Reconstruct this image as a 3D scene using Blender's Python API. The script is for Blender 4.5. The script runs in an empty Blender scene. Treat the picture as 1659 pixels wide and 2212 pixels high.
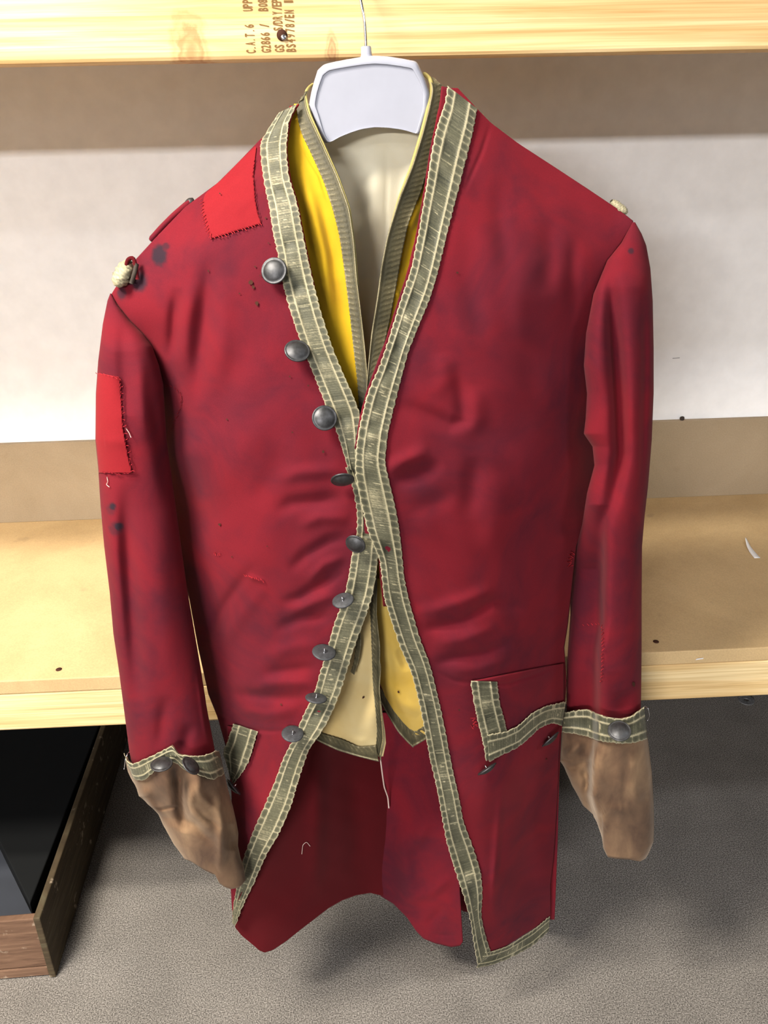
import bpy, math, random
import numpy as np
from mathutils import Vector, Matrix
random.seed(7); RNG = np.random.default_rng(11)
SC = bpy.context.scene
COL = SC.collection

# ------------------------------------------------------------------ camera
ZC = 1.24                                    # camera height above the carpet
W, H, F = 1659., 2212., 1789.
PITCH, ROLL, YAW = math.radians(25.0), math.radians(-1.29), math.radians(2.11)
fwd = np.array([math.sin(YAW)*math.cos(PITCH), math.cos(YAW)*math.cos(PITCH), -math.sin(PITCH)])
r0 = np.array([math.cos(YAW), -math.sin(YAW), 0.]); u0 = np.cross(r0, fwd)
RIGHT = r0*math.cos(ROLL) + u0*math.sin(ROLL); UP = u0*math.cos(ROLL) - r0*math.sin(ROLL)
CAMP = np.array([0., 0., ZC])
cam = bpy.data.cameras.new('camera'); cam.sensor_fit = 'VERTICAL'; cam.sensor_height = 24.0
cam.lens = F/H*24.0; cam.clip_start = 0.02
co = bpy.data.objects.new('camera', cam); COL.objects.link(co)
co.matrix_world = Matrix(((RIGHT[0], UP[0], -fwd[0], 0), (RIGHT[1], UP[1], -fwd[1], 0), (RIGHT[2], UP[2], -fwd[2], ZC), (0, 0, 0, 1)))
SC.camera = co

# ------------------------------------------------------------------ world, room lamps and an added fill, exposure
wd = bpy.data.worlds.new('world'); SC.world = wd; wd.use_nodes = True
wd.node_tree.nodes['Background'].inputs[0].default_value = (0.95, 0.97, 1.0, 1)
wd.node_tree.nodes['Background'].inputs[1].default_value = 0.07
SC.view_settings.view_transform = 'Standard'; SC.view_settings.look = 'None'
SC.view_settings.gamma = 1.0; SC.view_settings.use_curve_mapping = False
SC.view_settings.exposure = 0.0
def ceiling_lamp(loc, sx, sy, power, col, rz=0.0):   # a tube fitting on the ceiling, shining down
    l = bpy.data.lights.new('ceiling_lamp', 'AREA'); l.shape = 'RECTANGLE'; l.size = sx; l.size_y = sy
    l.energy = power; l.color = col
    o = bpy.data.objects.new('ceiling_lamp', l); COL.objects.link(o); o.location = loc; o.rotation_euler = (0, 0, rz)
    return o
ceiling_lamp((-0.88, 0.42, 2.25), 0.7, 0.10, 46, (1.0, 0.93, 0.80))
ceiling_lamp((-0.98, 0.12, 2.20), 0.5, 0.25, 66, (1.0, 0.93, 0.82))
ceiling_lamp((1.45, -0.35, 2.45), 0.6, 0.2, 20, (0.95, 0.97, 1.0))
ceiling_lamp((-0.9, -2.6, 2.75), 1.5, 0.4, 40, (0.98, 0.98, 1.0))
ceiling_lamp((-3.6, -7.4, 2.75), 3.0, 1.2, 2800, (1.0, 0.98, 0.96))
fill = ceiling_lamp((1.5, -9.0, 1.75), 2.0, 1.2, 40, (0.92, 0.96, 1.0)); fill.rotation_euler = (math.radians(90), 0, 0); fill.name = 'added_frontal_fill'  # added area light, no known window: weak cool fill aimed at the rack

# ------------------------------------------------------------------ geometry helpers
def P(px, py, Y):
    """world point seen at photo pixel (px, py) lying at depth Y from the camera's wall-parallel plane"""
    px, py, Y = np.broadcast_arrays(np.asarray(px, float), np.asarray(py, float), np.asarray(Y, float))
    d = fwd + ((px-W/2)/F)[..., None]*RIGHT - ((py-H/2)/F)[..., None]*UP
    return CAMP + d*(Y/d[..., 1])[..., None]
def PF(px, py, z=0.0):
    d = fwd + (px-W/2)/F*RIGHT - (py-H/2)/F*UP
    return CAMP + d*((z-ZC)/d[2])
def pl(pts):                                  # x as a function of y from a list of points
    a = np.array(sorted(pts, key=lambda p: p[1]), float)
    return lambda y: np.interp(y, a[:, 1], a[:, 0])
def py_of(pts):                               # y as a function of x
    a = np.array(sorted(pts), float)
    return lambda x: np.interp(x, a[:, 0], a[:, 1])
def smooth_poly(pts, n):
    a = np.array(pts, float)
    seg = np.r_[0, np.cumsum(np.linalg.norm(np.diff(a, axis=0), axis=1))]
    t = np.linspace(0, seg[-1], n)
    # catmull style: fine linear then gaussian smooth
    out = np.stack([np.interp(t, seg, a[:, k]) for k in range(a.shape[1])], 1)
    k = max(1, int(n/len(pts)/2))
    if k > 1:
        w = np.hanning(2*k+1); w /= w.sum()
        for c in range(a.shape[1]):
            e = np.r_[2*out[0, c]-out[k:0:-1, c], out[:, c], 2*out[-1, c]-out[-2:-k-2:-1, c]]
            out[:, c] = np.convolve(e, w, 'valid')
    return out
class TPS:
    def __init__(s, pts, lam=2e-4):
        a = np.array(pts, float); s.c = a[:, :2]/1000.; n = len(a)
        K = s.k(s.c, s.c) + lam*np.eye(n); Q = np.c_[np.ones(n), s.c]
        M = np.block([[K, Q], [Q.T, np.zeros((3, 3))]])
        s.w = np.linalg.solve(M, np.r_[a[:, 2], 0, 0, 0])
    def k(s, a, b):
        r2 = ((a[:, None, :]-b[None, :, :])**2).sum(-1)
        return 0.5*r2*np.log(r2+1e-12)
    def __call__(s, x, y):
        x, y = np.broadcast_arrays(np.asarray(x, float), np.asarray(y, float))
        q = np.stack([x.ravel(), y.ravel()], 1)/1000.
        out = np.empty(len(q))
        for i in range(0, len(q), 20000):
            b = q[i:i+20000]
            out[i:i+20000] = s.k(b, s.c)@s.w[:-3] + np.c_[np.ones(len(b)), b]@s.w[-3:]
        return out.reshape(x.shape)
def folds(x, y, L):
    """sum of soft ridges (amp > 0 stands out towards the room) along polylines"""
    x, y = np.broadcast_arrays(np.asarray(x, float), np.asarray(y, float))
    out = np.zeros(x.shape)
    for pts, w, amp in L:
        a = np.array(pts, float)
        lo = a.min(0)-4*w; hi = a.max(0)+4*w
        m = (x > lo[0]) & (x < hi[0]) & (y > lo[1]) & (y < hi[1])
        if not m.any(): continue
        xs, ys = x[m], y[m]; best = np.full(xs.shape, 1e9); tt = np.zeros(xs.shape)
        sl = np.linalg.norm(np.diff(a, axis=0), axis=1); cum = np.r_[0, np.cumsum(sl)]
        for i in range(len(a)-1):
            d = a[i+1]-a[i]; t = ((xs-a[i, 0])*d[0]+(ys-a[i, 1])*d[1])/(d@d); t = np.clip(t, 0, 1)
            q = (xs-a[i, 0]-t*d[0])**2+(ys-a[i, 1]-t*d[1])**2
            b = q < best; best = np.where(b, q, best); tt = np.where(b, cum[i]+t*sl[i], tt)
        u = tt/cum[-1]; tap = np.sin(np.clip(np.minimum(u, 1-u)*2.6, 0, 1)*math.pi/2)**1.2
        out[m] += amp*tap*np.exp(-best/(2*w*w))
    return out
def wob(x, y, sc, seed):
    r = np.random.default_rng(seed); out = 0
    for k in range(7):
        a = r.uniform(0, 2*math.pi); f = r.uniform(.6, 1.7)/sc; p = r.uniform(0, 6.28)
        out = out + np.sin((x*math.cos(a)+y*math.sin(a))*f*6.28+p)
    return out/7.

def origin_of(parent):
    v = Vector((0, 0, 0))
    while parent is not None:
        v += parent.location; parent = parent.parent
    return v
def empty(name, loc, label=None, cat=None, group=None):
    o = bpy.data.objects.new(name, None); COL.objects.link(o); o.location = Vector(loc); o.empty_display_size = .05
    if label: o['label'] = label
    if cat: o['category'] = cat
    if group: o['group'] = group
    return o
def link(name, verts, faces, mat, parent=None, smooth=True, uv=None, attr=None, thick=0.0, label=None, bevel=0.0, kind=None):
    verts = np.asarray(verts, float).reshape(-1, 3)
    c = (verts.min(0)+verts.max(0))/2
    me = bpy.data.meshes.new(name)
    me.from_pydata((verts-c).tolist(), [], [list(map(int, f)) for f in faces]); me.update()
    if smooth: me.polygons.foreach_set('use_smooth', [True]*len(me.polygons))
    vi = np.empty(len(me.loops), dtype=np.int32); me.loops.foreach_get('vertex_index', vi)
    if uv is not None:
        l = me.uv_layers.new(name='UVMap'); l.data.foreach_set('uv', np.asarray(uv, np.float32).reshape(-1, 2)[vi].ravel())
    if attr:
        for k, v in attr.items():
            a = me.attributes.new(k, 'FLOAT', 'POINT'); a.data.foreach_set('value', np.asarray(v, np.float32).ravel())
    if mat: me.materials.append(mat)
    o = bpy.data.objects.new(name, me); COL.objects.link(o)
    o.parent = parent; o.location = Vector(c) - origin_of(parent)
    if thick:
        m = o.modifiers.new('thickness', 'SOLIDIFY'); m.thickness = thick; m.offset = -1; m.use_even_offset = False
    if bevel:
        m = o.modifiers.new('bevel', 'BEVEL'); m.width = bevel; m.segments = 2; m.limit_method = 'ANGLE'
    if label: o['label'] = label
    if kind: o['kind'] = kind
    return o
def gfaces(nv, nu, wrap=False):
    i = np.arange(nv-1)[:, None]; j = np.arange(nu if wrap else nu-1)[None, :]
    a = i*nu+j; b = i*nu+(j+1) % nu
    return np.stack([a, a+nu, b+nu, b], -1).reshape(-1, 4)      # faces look towards -Y for x right, y down
def grid(name, pts, mat, parent, thick=0.0012, attr=None, uv=None, wrap=False, label=None, kind=None):
    nv, nu = pts.shape[:2]
    return link(name, pts, gfaces(nv, nu, wrap), mat, parent, True, uv, attr, thick, label, kind=kind)
def rows(L, R, y0, y1, nv, nu, warp=None):
    t = np.linspace(0, 1, nv)[:, None]; s = np.linspace(0, 1, nu)[None, :]
    y = y0+(y1-y0)*t + 0*s
    x = L(y)+(R(y)-L(y))*s
    if warp is not None: y = y+warp(s, t)
    return x, y, s+0*t
def cols(x0, x1, top, bot, nv, nu):
    x = np.linspace(x0, x1, nu)[None, :] + 0*np.zeros((nv, 1)); t = np.linspace(0, 1, nv)[:, None]
    y = top(x)+(bot(x)-top(x))*t
    return x, y
def box(name, lo, hi, mat, parent=None, bevel=0.0, label=None, kind=None):
    x0, y0, z0 = lo; x1, y1, z1 = hi
    v = [(x0, y0, z0), (x1, y0, z0), (x1, y1, z0), (x0, y1, z0), (x0, y0, z1), (x1, y0, z1), (x1, y1, z1), (x0, y1, z1)]
    f = [(0, 3, 2, 1), (4, 5, 6, 7), (0, 1, 5, 4), (1, 2, 6, 5), (2, 3, 7, 6), (3, 0, 4, 7)]
    return link(name, v, f, mat, parent, False, bevel=bevel, label=label, kind=kind)
def tube_geo(pts, rad, n=8, flat=1.0):
    a = np.asarray(pts, float); m = len(a); rad = np.broadcast_to(np.asarray(rad, float), (m,))
    T = np.gradient(a, axis=0); T /= np.linalg.norm(T, axis=1)[:, None]+1e-12
    ref = np.array([0, 1., 0]) if abs(T[:, 1]).mean() < .8 else np.array([1., 0, 0])
    A = np.cross(T, ref); A /= np.linalg.norm(A, axis=1)[:, None]+1e-12; B = np.cross(A, T)
    th = np.linspace(0, 2*math.pi, n, endpoint=False)
    ring = a[:, None, :]+rad[:, None, None]*(np.cos(th)[None, :, None]*A[:, None, :]+flat*np.sin(th)[None, :, None]*B[:, None, :])
    v = ring.reshape(-1, 3); f = gfaces(m, n, True).tolist()
    f.append(list(range(n))[::-1]); f.append([(m-1)*n+k for k in range(n)])
    return v, f
def tube(name, pts, rad, mat, parent=None, n=8, flat=1.0, label=None, kind=None):
    v, f = tube_geo(pts, rad, n, flat); return link(name, v, f, mat, parent, True, label=label, kind=kind)
def lathe_geo(prof, n, c, nrm):
    nrm = Vector(nrm).normalized(); q = Vector((0, 0, 1)).rotation_difference(nrm).to_matrix()
    v = []; f = []
    for (r, z) in prof:
        for k in range(n):
            a = 2*math.pi*k/n; v.append(Vector(c)+q@Vector((r*math.cos(a), r*math.sin(a), z)))
    for i in range(len(prof)-1):
        for k in range(n):
            f.append((i*n+k, i*n+(k+1) % n, (i+1)*n+(k+1) % n, (i+1)*n+k))
    f.append(list(range(n))[::-1]); f.append([(len(prof)-1)*n+k for k in range(n)])
    return [tuple(p) for p in v], f

# ------------------------------------------------------------------ materials
class NT:
    def __init__(s, name, rough=.8):
        s.m = bpy.data.materials.new(name); s.m.use_nodes = True; s.t = s.m.node_tree; s.n = s.t.nodes
        s.b = s.n['Principled BSDF']; s.b.inputs['Roughness'].default_value = rough
        s.tc = s.n.new('ShaderNodeTexCoord')
    def lk(s, a, b): s.t.links.new(a, b)
    def mapn(s, sc, out='Object', rot=(0, 0, 0)):
        m = s.n.new('ShaderNodeMapping'); m.inputs['Scale'].default_value = sc; m.inputs['Rotation'].default_value = rot
        s.lk(s.tc.outputs[out], m.inputs['Vector']); return m.outputs[0]
    def noise(s, vec, scale, detail=3, rough=.55, dist=0.):
        n = s.n.new('ShaderNodeTexNoise'); n.inputs['Scale'].default_value = scale; n.inputs['Detail'].default_value = detail
        n.inputs['Roughness'].default_value = rough; n.inputs['Distortion'].default_value = dist
        s.lk(vec, n.inputs['Vector']); return n.outputs['Fac']
    def ramp(s, fac, stops):
        r = s.n.new('ShaderNodeValToRGB'); e = r.color_ramp.elements
        while len(e) < len(stops): e.new(.5)
        for k, (p, c) in enumerate(stops):
            e[k].position = p; e[k].color = (*c, 1) if len(c) == 3 else c
        s.lk(fac, r.inputs[0]); return r.outputs[0]
    def mix(s, fac, a, b, mode='MIX'):
        m = s.n.new('ShaderNodeMix'); m.data_type = 'RGBA'; m.blend_type = mode
        for sock, v in ((m.inputs[0], fac), (m.inputs[6], a), (m.inputs[7], b)):
            if isinstance(v, (int, float)): sock.default_value = v
            elif isinstance(v, tuple): sock.default_value = (*v, 1)
            else: s.lk(v, sock)
        return m.outputs[2]
    def math(s, op, a, b=None, clamp=False):
        m = s.n.new('ShaderNodeMath'); m.operation = op; m.use_clamp = clamp
        for sock, v in ((m.inputs[0], a), (m.inputs[1], b)):
            if v is None: continue
            if isinstance(v, (int, float)): sock.default_value = v
            else: s.lk(v, sock)
        return m.outputs[0]
    def attr(s, name):
        a = s.n.new('ShaderNodeAttribute'); a.attribute_name = name; return a.outputs['Fac']
    def bump(s, h, strength, dist):
        b = s.n.new('ShaderNodeBump'); b.inputs['Strength'].default_value = strength; b.inputs['Distance'].default_value = dist
        s.lk(h, b.inputs['Height']); s.lk(b.outputs[0], s.b.inputs['Normal'])
    def col(s, c):
        if isinstance(c, tuple): s.b.inputs['Base Color'].default_value = (*c, 1)
        else: s.lk(c, s.b.inputs['Base Color'])
    def sheen(s, w, r=.4, tint=(1, 1, 1)):
        s.b.inputs['Sheen Weight'].default_value = w; s.b.inputs['Sheen Roughness'].default_value = r
        s.b.inputs['Sheen Tint'].default_value = (*tint, 1)
    def spec(s, v): s.b.inputs['Specular IOR Level'].default_value = v

def wool(name, base, dirt, dirt_amt=.5, stain=True):
    k = NT(name, .92); v = k.mapn((1, 1, 1))
    n = k.noise(v, 9., 4, .6, .6)
    c = k.mix(k.ramp(n, [(.38, (0, 0, 0)), (.68, (dirt_amt,)*3)]), base, dirt)
    f = k.noise(v, 900., 2); c = k.mix(k.ramp(f, [(.3, (.80,)*3), (.7, (1.12,)*3)]), (0, 0, 0), c) if False else k.mix(1.0, c, k.ramp(f, [(.3, (.86,)*3), (.7, (1.0,)*3)]), 'MULTIPLY')
    if stain: c = k.mix(k.attr('stain'), c, (.013, .011, .018))
    k.col(c); k.sheen(.04, .5, (1, .5, .5)); k.spec(.15)
    k.bump(k.noise(v, 1400., 2), .18, .0006)
    return k.m
M = {}
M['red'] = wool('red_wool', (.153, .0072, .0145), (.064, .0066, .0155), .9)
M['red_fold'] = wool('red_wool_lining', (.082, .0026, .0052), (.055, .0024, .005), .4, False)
M['red_patch'] = wool('red_patch_wool', (.225, .0095, .0145), (.18, .0075, .013), .5, False)
def cloth(name, base, second, sc=14., rough=.85, fine=700., sheen=.1, weave=.15):
    k = NT(name, rough); v = k.mapn((1, 1, 1))
    c = k.mix(k.ramp(k.noise(v, sc, 4, .6, .4), [(.35, (0, 0, 0)), (.7, (1, 1, 1))]), base, second)
    k.col(c); k.sheen(sheen, .5); k.spec(.2); k.bump(k.noise(v, fine, 2), weave, .0006); return k.m
M['yellow'] = cloth('yellow_wool', (.50, .31, .006), (.38, .215, .007))
M['yellow_lining'] = cloth('pale_yellow_lining', (.48, .34, .09), (.42, .26, .03), 8.)
M['cream'] = cloth('cream_lining', (.52, .42, .22), (.46, .33, .13), 9.)
M['calico'] = cloth('cream_calico', (.82, .77, .62), (.72, .65, .47), 8.)
def lace_mat(name, dark, mid, light):
    k = NT(name, .6); v = k.mapn((1, 1, 1)); a = k.attr('thread')
    c = k.ramp(a, [(0., dark), (.5, mid), (1., light)])
    c = k.mix(1.0, c, k.ramp(k.noise(v, 22., 4, .6), [(.3, (.72, .72, .68)), (.7, (1., 1., 1.))]), 'MULTIPLY')
    c = k.mix(1.0, c, k.ramp(k.noise(v, 1100., 2), [(.25, (.70,)*3), (.7, (1.,)*3)]), 'MULTIPLY')
    k.col(c); k.spec(.35); k.sheen(.08); k.bump(k.noise(v, 1500., 2), .3, .0006); return k.m
M['lace'] = lace_mat('tarnished_silver_lace', (.042, .043, .026), (.128, .122, .076), (.52, .46, .30))
M['lace_dark'] = lace_mat('waistcoat_lace', (.042, .037, .017), (.12, .10, .048), (.42, .36, .22))
def velvet():
    k = NT('brown_velvet', .9); v = k.mapn((1, 1, 1))
    n = k.noise(k.mapn((1, 1, .55)), 24., 4, .55, .35)
    c = k.ramp(n, [(.30, (.055, .029, .019)), (.50, (.125, .072, .042)), (.72, (.225, .140, .078))])
    c = k.mix(k.attr('stain'), c, (.055, .03, .028))
    k.col(c); k.sheen(.18, .5, (1, .86, .7)); k.spec(.1); k.bump(k.noise(v, 900., 3), .25, .0008); return k.m
M['velvet'] = velvet()
def metal(name, c, rough=.42, m=.9, spots=True):
    k = NT(name, rough); v = k.mapn((1, 1, 1))
    if spots: k.col(k.ramp(k.noise(v, 180., 4, .6), [(.3, tuple(x*.45 for x in c)), (.7, c)]))
    else: k.col(c)
    k.b.inputs['Metallic'].default_value = m; return k.m
M['pewter'] = metal('tarnished_pewter', (.095, .095, .10), .48, .8)
M['pewter_flat'] = metal('dull_button_back', (.075, .077, .085), .6, .5)
M['steel'] = metal('steel_wire', (.62, .62, .66), .25, 1., False)
def plain(name, c, rough=.6, spec=.4):
    k = NT(name, rough); v = k.mapn((1, 1, 1)); k.spec(spec)
    k.col(k.mix(1.0, c, k.ramp(k.noise(v, 30., 3), [(.3, (.93,)*3), (.7, (1.,)*3)]), 'MULTIPLY')); return k.m
M['white_plastic'] = plain('white_plastic', (.36, .37, .44), .35, .45)
M['paper'] = plain('white_paper', (.86, .84, .82), .8)
M['hole'] = plain('dark_hole', (.055, .022, .014), .95, .1)
M['thread_red'] = plain('red_thread', (.36, .022, .030), .9, .1)
M['thread_dark'] = plain('dark_red_thread', (.17, .008, .014), .9, .1)
M['thread_pale'] = plain('pale_thread', (.66, .50, .44), .9, .1)
M['thread_cream'] = plain('cream_thread', (.74, .66, .45), .9, .1)
M['ink'] = plain('brown_stamp_ink', (.20, .11, .04), .9, .1)
M['debris'] = plain('dark_debris', (.035, .025, .018), .8)
M['wall'] = plain('white_wall_paint', (.90, .90, .91), .75, .25)
M['pencil'] = plain('grey_pencil', (.42, .42, .44), .9, .1)
M['room_wall'] = plain('grey_wall_paint', (.30, .29, .28), .9, .1)
def pine(name, light, mid, dark, knots=()):
    k = NT(name, .62); v = k.mapn((.35, 9., 9.))
    n = k.noise(v, 7., 4, .55, .5)
    c = k.ramp(n, [(.30, dark), (.47, mid), (.60, light), (.75, mid)])
    g = k.noise(k.mapn((.8, 90., 90.)), 5., 3, .6)
    c = k.mix(1.0, c, k.ramp(g, [(.35, (.80, .74, .66)), (.6, (1., 1., 1.))]), 'MULTIPLY')
    for (loc, size, colr) in knots:
        m = k.n.new('ShaderNodeMapping'); m.vector_type = 'POINT'
        m.inputs['Location'].default_value = (-loc[0]/size[0], 0, -loc[1]/size[1]); m.inputs['Scale'].default_value = (1/size[0], 0, 1/size[1])
        k.lk(k.tc.outputs['Object'], m.inputs['Vector'])
        ln = k.n.new('ShaderNodeVectorMath'); ln.operation = 'LENGTH'; k.lk(m.outputs[0], ln.inputs[0])
        d = k.math('ADD', ln.outputs['Value'], k.math('MULTIPLY', k.math('SUBTRACT', k.noise(k.mapn((1, 1, 1)), 60., 4), .5), 1.1))
        fac = k.ramp(d, [(.0, (.75,)*3), (.25, (.45,)*3), (.45, (.75,)*3), (.62, (.25,)*3), (.8, (.4,)*3), (1., (0, 0, 0))])
        c = k.mix(fac, c, colr)
    k.col(c); k.spec(.3); k.bump(g, .12, .001); return k.m
def mdf(name, base):
    k = NT(name, .7); v = k.mapn((1, 1, 1))
    c = k.mix(1.0, base, k.ramp(k.noise(v, 5., 5, .65, .5), [(.3, (.80, .78, .74)), (.65, (1., 1., 1.))]), 'MULTIPLY')
    c = k.mix(1.0, c, k.ramp(k.noise(v, 420., 3), [(.3, (.86,)*3), (.65, (1.,)*3)]), 'MULTIPLY')
    c = k.mix(k.ramp(k.noise(v, 26., 2, .4), [(.70, (0,)*3), (.78, (.30,)*3)]), c, (.24, .17, .10))
    k.col(c); k.spec(.3); k.bump(k.noise(v, 500., 3), .1, .001); return k.m
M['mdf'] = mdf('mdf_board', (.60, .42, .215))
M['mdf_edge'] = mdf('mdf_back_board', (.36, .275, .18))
def carpet():
    k = NT('grey_carpet', .97); v = k.mapn((1, 1, 1))
    n = k.noise(v, 480., 2, .6); c = k.ramp(n, [(.32, (.070, .063, .057)), (.5, (.20, .182, .165)), (.68, (.38, .35, .32))])
    c = k.mix(1.0, c, k.ramp(k.noise(v, 10., 4), [(.3, (.80,)*3), (.7, (1.,)*3)]), 'MULTIPLY')
    k.col(c); k.spec(.05); k.bump(n, .7, .002); return k.m
M['carpet'] = carpet()
def oldwood(name, a, b, c3):
    k = NT(name, .75); v = k.mapn((4., 4., 40.)); n = k.noise(v, 3., 5, .65, .8)
    c = k.ramp(n, [(.3, a), (.55, b), (.75, c3)])
    c = k.mix(k.ramp(k.noise(k.mapn((1, 1, 1)), 40., 4, .6), [(.62, (0,)*3), (.70, (.6,)*3)]), c, (.42, .33, .24))
    k.col(c); k.spec(.25); k.bump(n, .3, .002); return k.m
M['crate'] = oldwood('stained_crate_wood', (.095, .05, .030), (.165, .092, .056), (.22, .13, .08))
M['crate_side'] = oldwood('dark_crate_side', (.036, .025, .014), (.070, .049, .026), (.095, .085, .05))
M['black'] = plain('black_case_cloth', (.010, .0105, .011), .9, .05)
M['slate'] = plain('worn_slate_cloth', (.040, .044, .056), .8, .2)

# ------------------------------------------------------------------ setting
YB, YW = 0.95, 1.475                          # front of the rack, white wall behind it
ZBEAM, ZUPS, ZSH, ZMB, ZTB = ZC+.0623, ZC-.5169, ZC-.6760, ZC-.6982, ZC-.7602
def struct(o): o['kind'] = 'structure'; return o
struct(link('floor', [(-6, -9.5, 0), (6, -9.5, 0), (6, 2.3, 0), (-6, 2.3, 0)], [(0, 1, 2, 3)], M['carpet'], smooth=False))
struct(box('wall_back', (-1.6, YW, ZTB-.02), (1.6, YW+.02, ZC+.9), M['wall']))
struct(box('wall_rear', (-6, 2.3, 0), (6, 2.4, ZC+1.6), M['room_wall']))
# shelving rack: two pine edge beams, chipboard decks, back board, posts beyond the frame
rack = empty('storage_rack', (0, YB, 0), 'pine framed storage rack with fibreboard shelf behind and above the hanging red coat', 'shelf')
KN = lambda px, py: tuple(P(px, py, YB)[[0, 2]] - np.array([0., ZBEAM+.0475]))
M['beam'] = pine('pine_beam', (.84, .64, .36), (.75, .52, .25), (.62, .38, .15),
                 [(KN(412, 112), (.022, .040), (.42, .17, .06)), (KN(717, 110), (.0075, .020), (.38, .16, .07))])
M['rail'] = pine('pine_rail', (.82, .65, .37), (.74, .53, .26), (.60, .39, .17))
beam = box('beam', (-1.6, YB, ZBEAM), (1.6, YB+.038, ZBEAM+.095), M['beam'], rack, .004)
box('shelf_board', (-1.6, YB+.038, ZBEAM+.045), (1.6, YW-.001, ZBEAM+.063), M['mdf'], rack, .001)
deck = box('shelf_board', (-1.6, YB, ZMB), (1.6, YW-.001, ZSH), M['mdf'], rack, .0015)
box('rail', (-1.6, YB, ZTB), (1.6, YB+.045, ZMB), M['rail'], rack, .003)
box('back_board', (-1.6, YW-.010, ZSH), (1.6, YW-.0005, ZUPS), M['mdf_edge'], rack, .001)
for x in (-1.6, 1.54):
    for y in (YB+.04, YW-.05):
        box('post', (x, y, 0), (x+.06, y+.045, ZBEAM+.095), M['rail'], rack, .003)
# stamped lettering running up the beam
def glyph_mesh(ch):
    cu = bpy.data.curves.new('glyph', 'FONT'); cu.body = ch; cu.resolution_u = 3; cu.offset = .022
    o = bpy.data.objects.new('glyph', cu); COL.objects.link(o); bpy.context.view_layer.update()
    me = o.evaluated_get(bpy.context.evaluated_depsgraph_get()).to_mesh()
    v = np.array([tuple(p.co) for p in me.vertices]); f = [tuple(p.vertices) for p in me.polygons]
    bpy.data.objects.remove(o); bpy.data.curves.remove(cu); return v, f
stamp = [  # (x at y=112, x at y=4, [(char, y)])
    (542, 534, [('C', 111), ('.', 103), ('A', 94), ('.', 86), ('T', 76), ('.', 66), ('6', 56), ('U', 20), ('P', 12), ('P', 3)]),
    (575, 567, [('G', 109.5), ('2', 101), ('8', 92), ('6', 83), ('6', 73.5), ('/', 55), ('B', 20), ('0', 10.5), ('8', 2)]),
    (604, 597, [('G', 108.5), ('S', 100), ('S', 62.5), ('/', 54), ('D', 47), ('R', 38), ('Y', 28), ('/', 18), ('E', 10), ('P', 2)]),
    (629, 623, [('B', 108), ('S', 98.5), ('4', 88), ('9', 77), ('7', 65), ('8', 55), ('/', 44), ('E', 35), ('N', 25), ('1', 3)])]
for xa, xb, line in stamp:
    V = []; Fc = []
    for ch, y in line:
        v, f = glyph_mesh(ch); lo, hi = v.min(0), v.max(0)
        cx = xa+(xb-xa)*(112-y)/108.
        gw, gh = (2.2, 3.5) if ch == '.' else (5.0, 20.) if ch == '1' else (7.0, 21.)
        a = (v[:, 0]-lo[0])/(hi[0]-lo[0]+1e-9)-.5; b = (v[:, 1]-lo[1])/(hi[1]-lo[1]+1e-9)-.5
        # text turned a quarter: glyph right -> up the beam, glyph up -> left
        px = cx - b*gh + (9 if ch == '.' else 0); py = y - a*gw
        n0 = len(V); V += P(px, py, YB-.0004).tolist(); Fc += [tuple(i+n0 for i in q) for q in f]
    link('stamp_lettering', V, Fc, M['ink'], beam, False, label='brown stamped lettering')
bc = P(609, 76, YB-.0002)
v, f = lathe_geo([(.0001, .0), (.0052, .0), (.0052, .0006), (.0001, .0006)], 20, bc, (0, -1, 0)); link('bolt_hole', v, f, M['hole'], beam, label='dark bolt hole')
v, f = lathe_geo([(.0030, .0), (.0030, .0012), (.0018, .002), (.0002, .002)], 12, P(613, 81, YB-.0006), (0.2, -1, 0.2)); link('bolt', v, f, M['steel'], beam, label='shiny bolt end')
for (px, py) in ((1417, 1386), (127, 1446)):
    c = PF(px, py, ZSH+.0003); v, f = lathe_geo([(.0001, 0), (.0042, 0), (.0042, .0003), (.0001, .0003)], 14, c, (0, 0, 1)); link('screw_hole', v, f, M['hole'], deck)
# bits lying about
def flat_strip(name, pts, wid, mat, label, cat, lift=.0006, curl=0.0):
    a = smooth_poly([(PF(*p, ZSH)) for p in pts], 16); T = np.gradient(a, axis=0); T /= np.linalg.norm(T, axis=1)[:, None]
    S = np.cross(T, [0, 0, 1.]); w = np.interp(np.linspace(0, 1, 16), np.linspace(0, 1, len(wid)), wid)
    z = lift+curl*np.linspace(1, 0, 16)**2
    A = a+S*w[:, None]; B = a-S*w[:, None]; A[:, 2] = ZSH+z; B[:, 2] = ZSH+z*.7+.0002
    o = grid(name, np.stack([A, B], 1), mat, None, .0003); o['label'] = label; o['category'] = cat; return o
flat_strip('paper_strip', [(1610, 1168), (1616, 1182), (1626, 1195), (1636, 1206)], [.0012, .003, .0046, .0052], M['paper'], 'curled narrow white paper strip lying on the fibreboard shelf at the right', 'paper', curl=.006)
sc = P(1511, 1424, YB-.0012); o = link('paper_scrap', [sc+np.array(d) for d in ((-.0055, 0, -.0012), (.0055, 0, .0003), (.0050, -.0005, .0022), (-.0045, -.0005, .0012))], [(0, 1, 2, 3)], M['paper'], None, False, thick=.0003)
o['label'] = 'tiny white paper scrap stuck on the front edge of the shelf'; o['category'] = 'paper'
dz = P(1471, 908, YW-.006); v, f = lathe_geo([(.0008, -.002), (.0042, .0), (.0046, .003), (.0025, .006), (.0004, .0072)], 9, (dz[0], YW-.006, ZUPS+.0012), (.5, 0, .5))
o = link('debris_lump', v, f, M['debris']); o['label'] = 'small dark brown lump on top edge of the back board by the wall'; o['category'] = 'debris'
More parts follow.
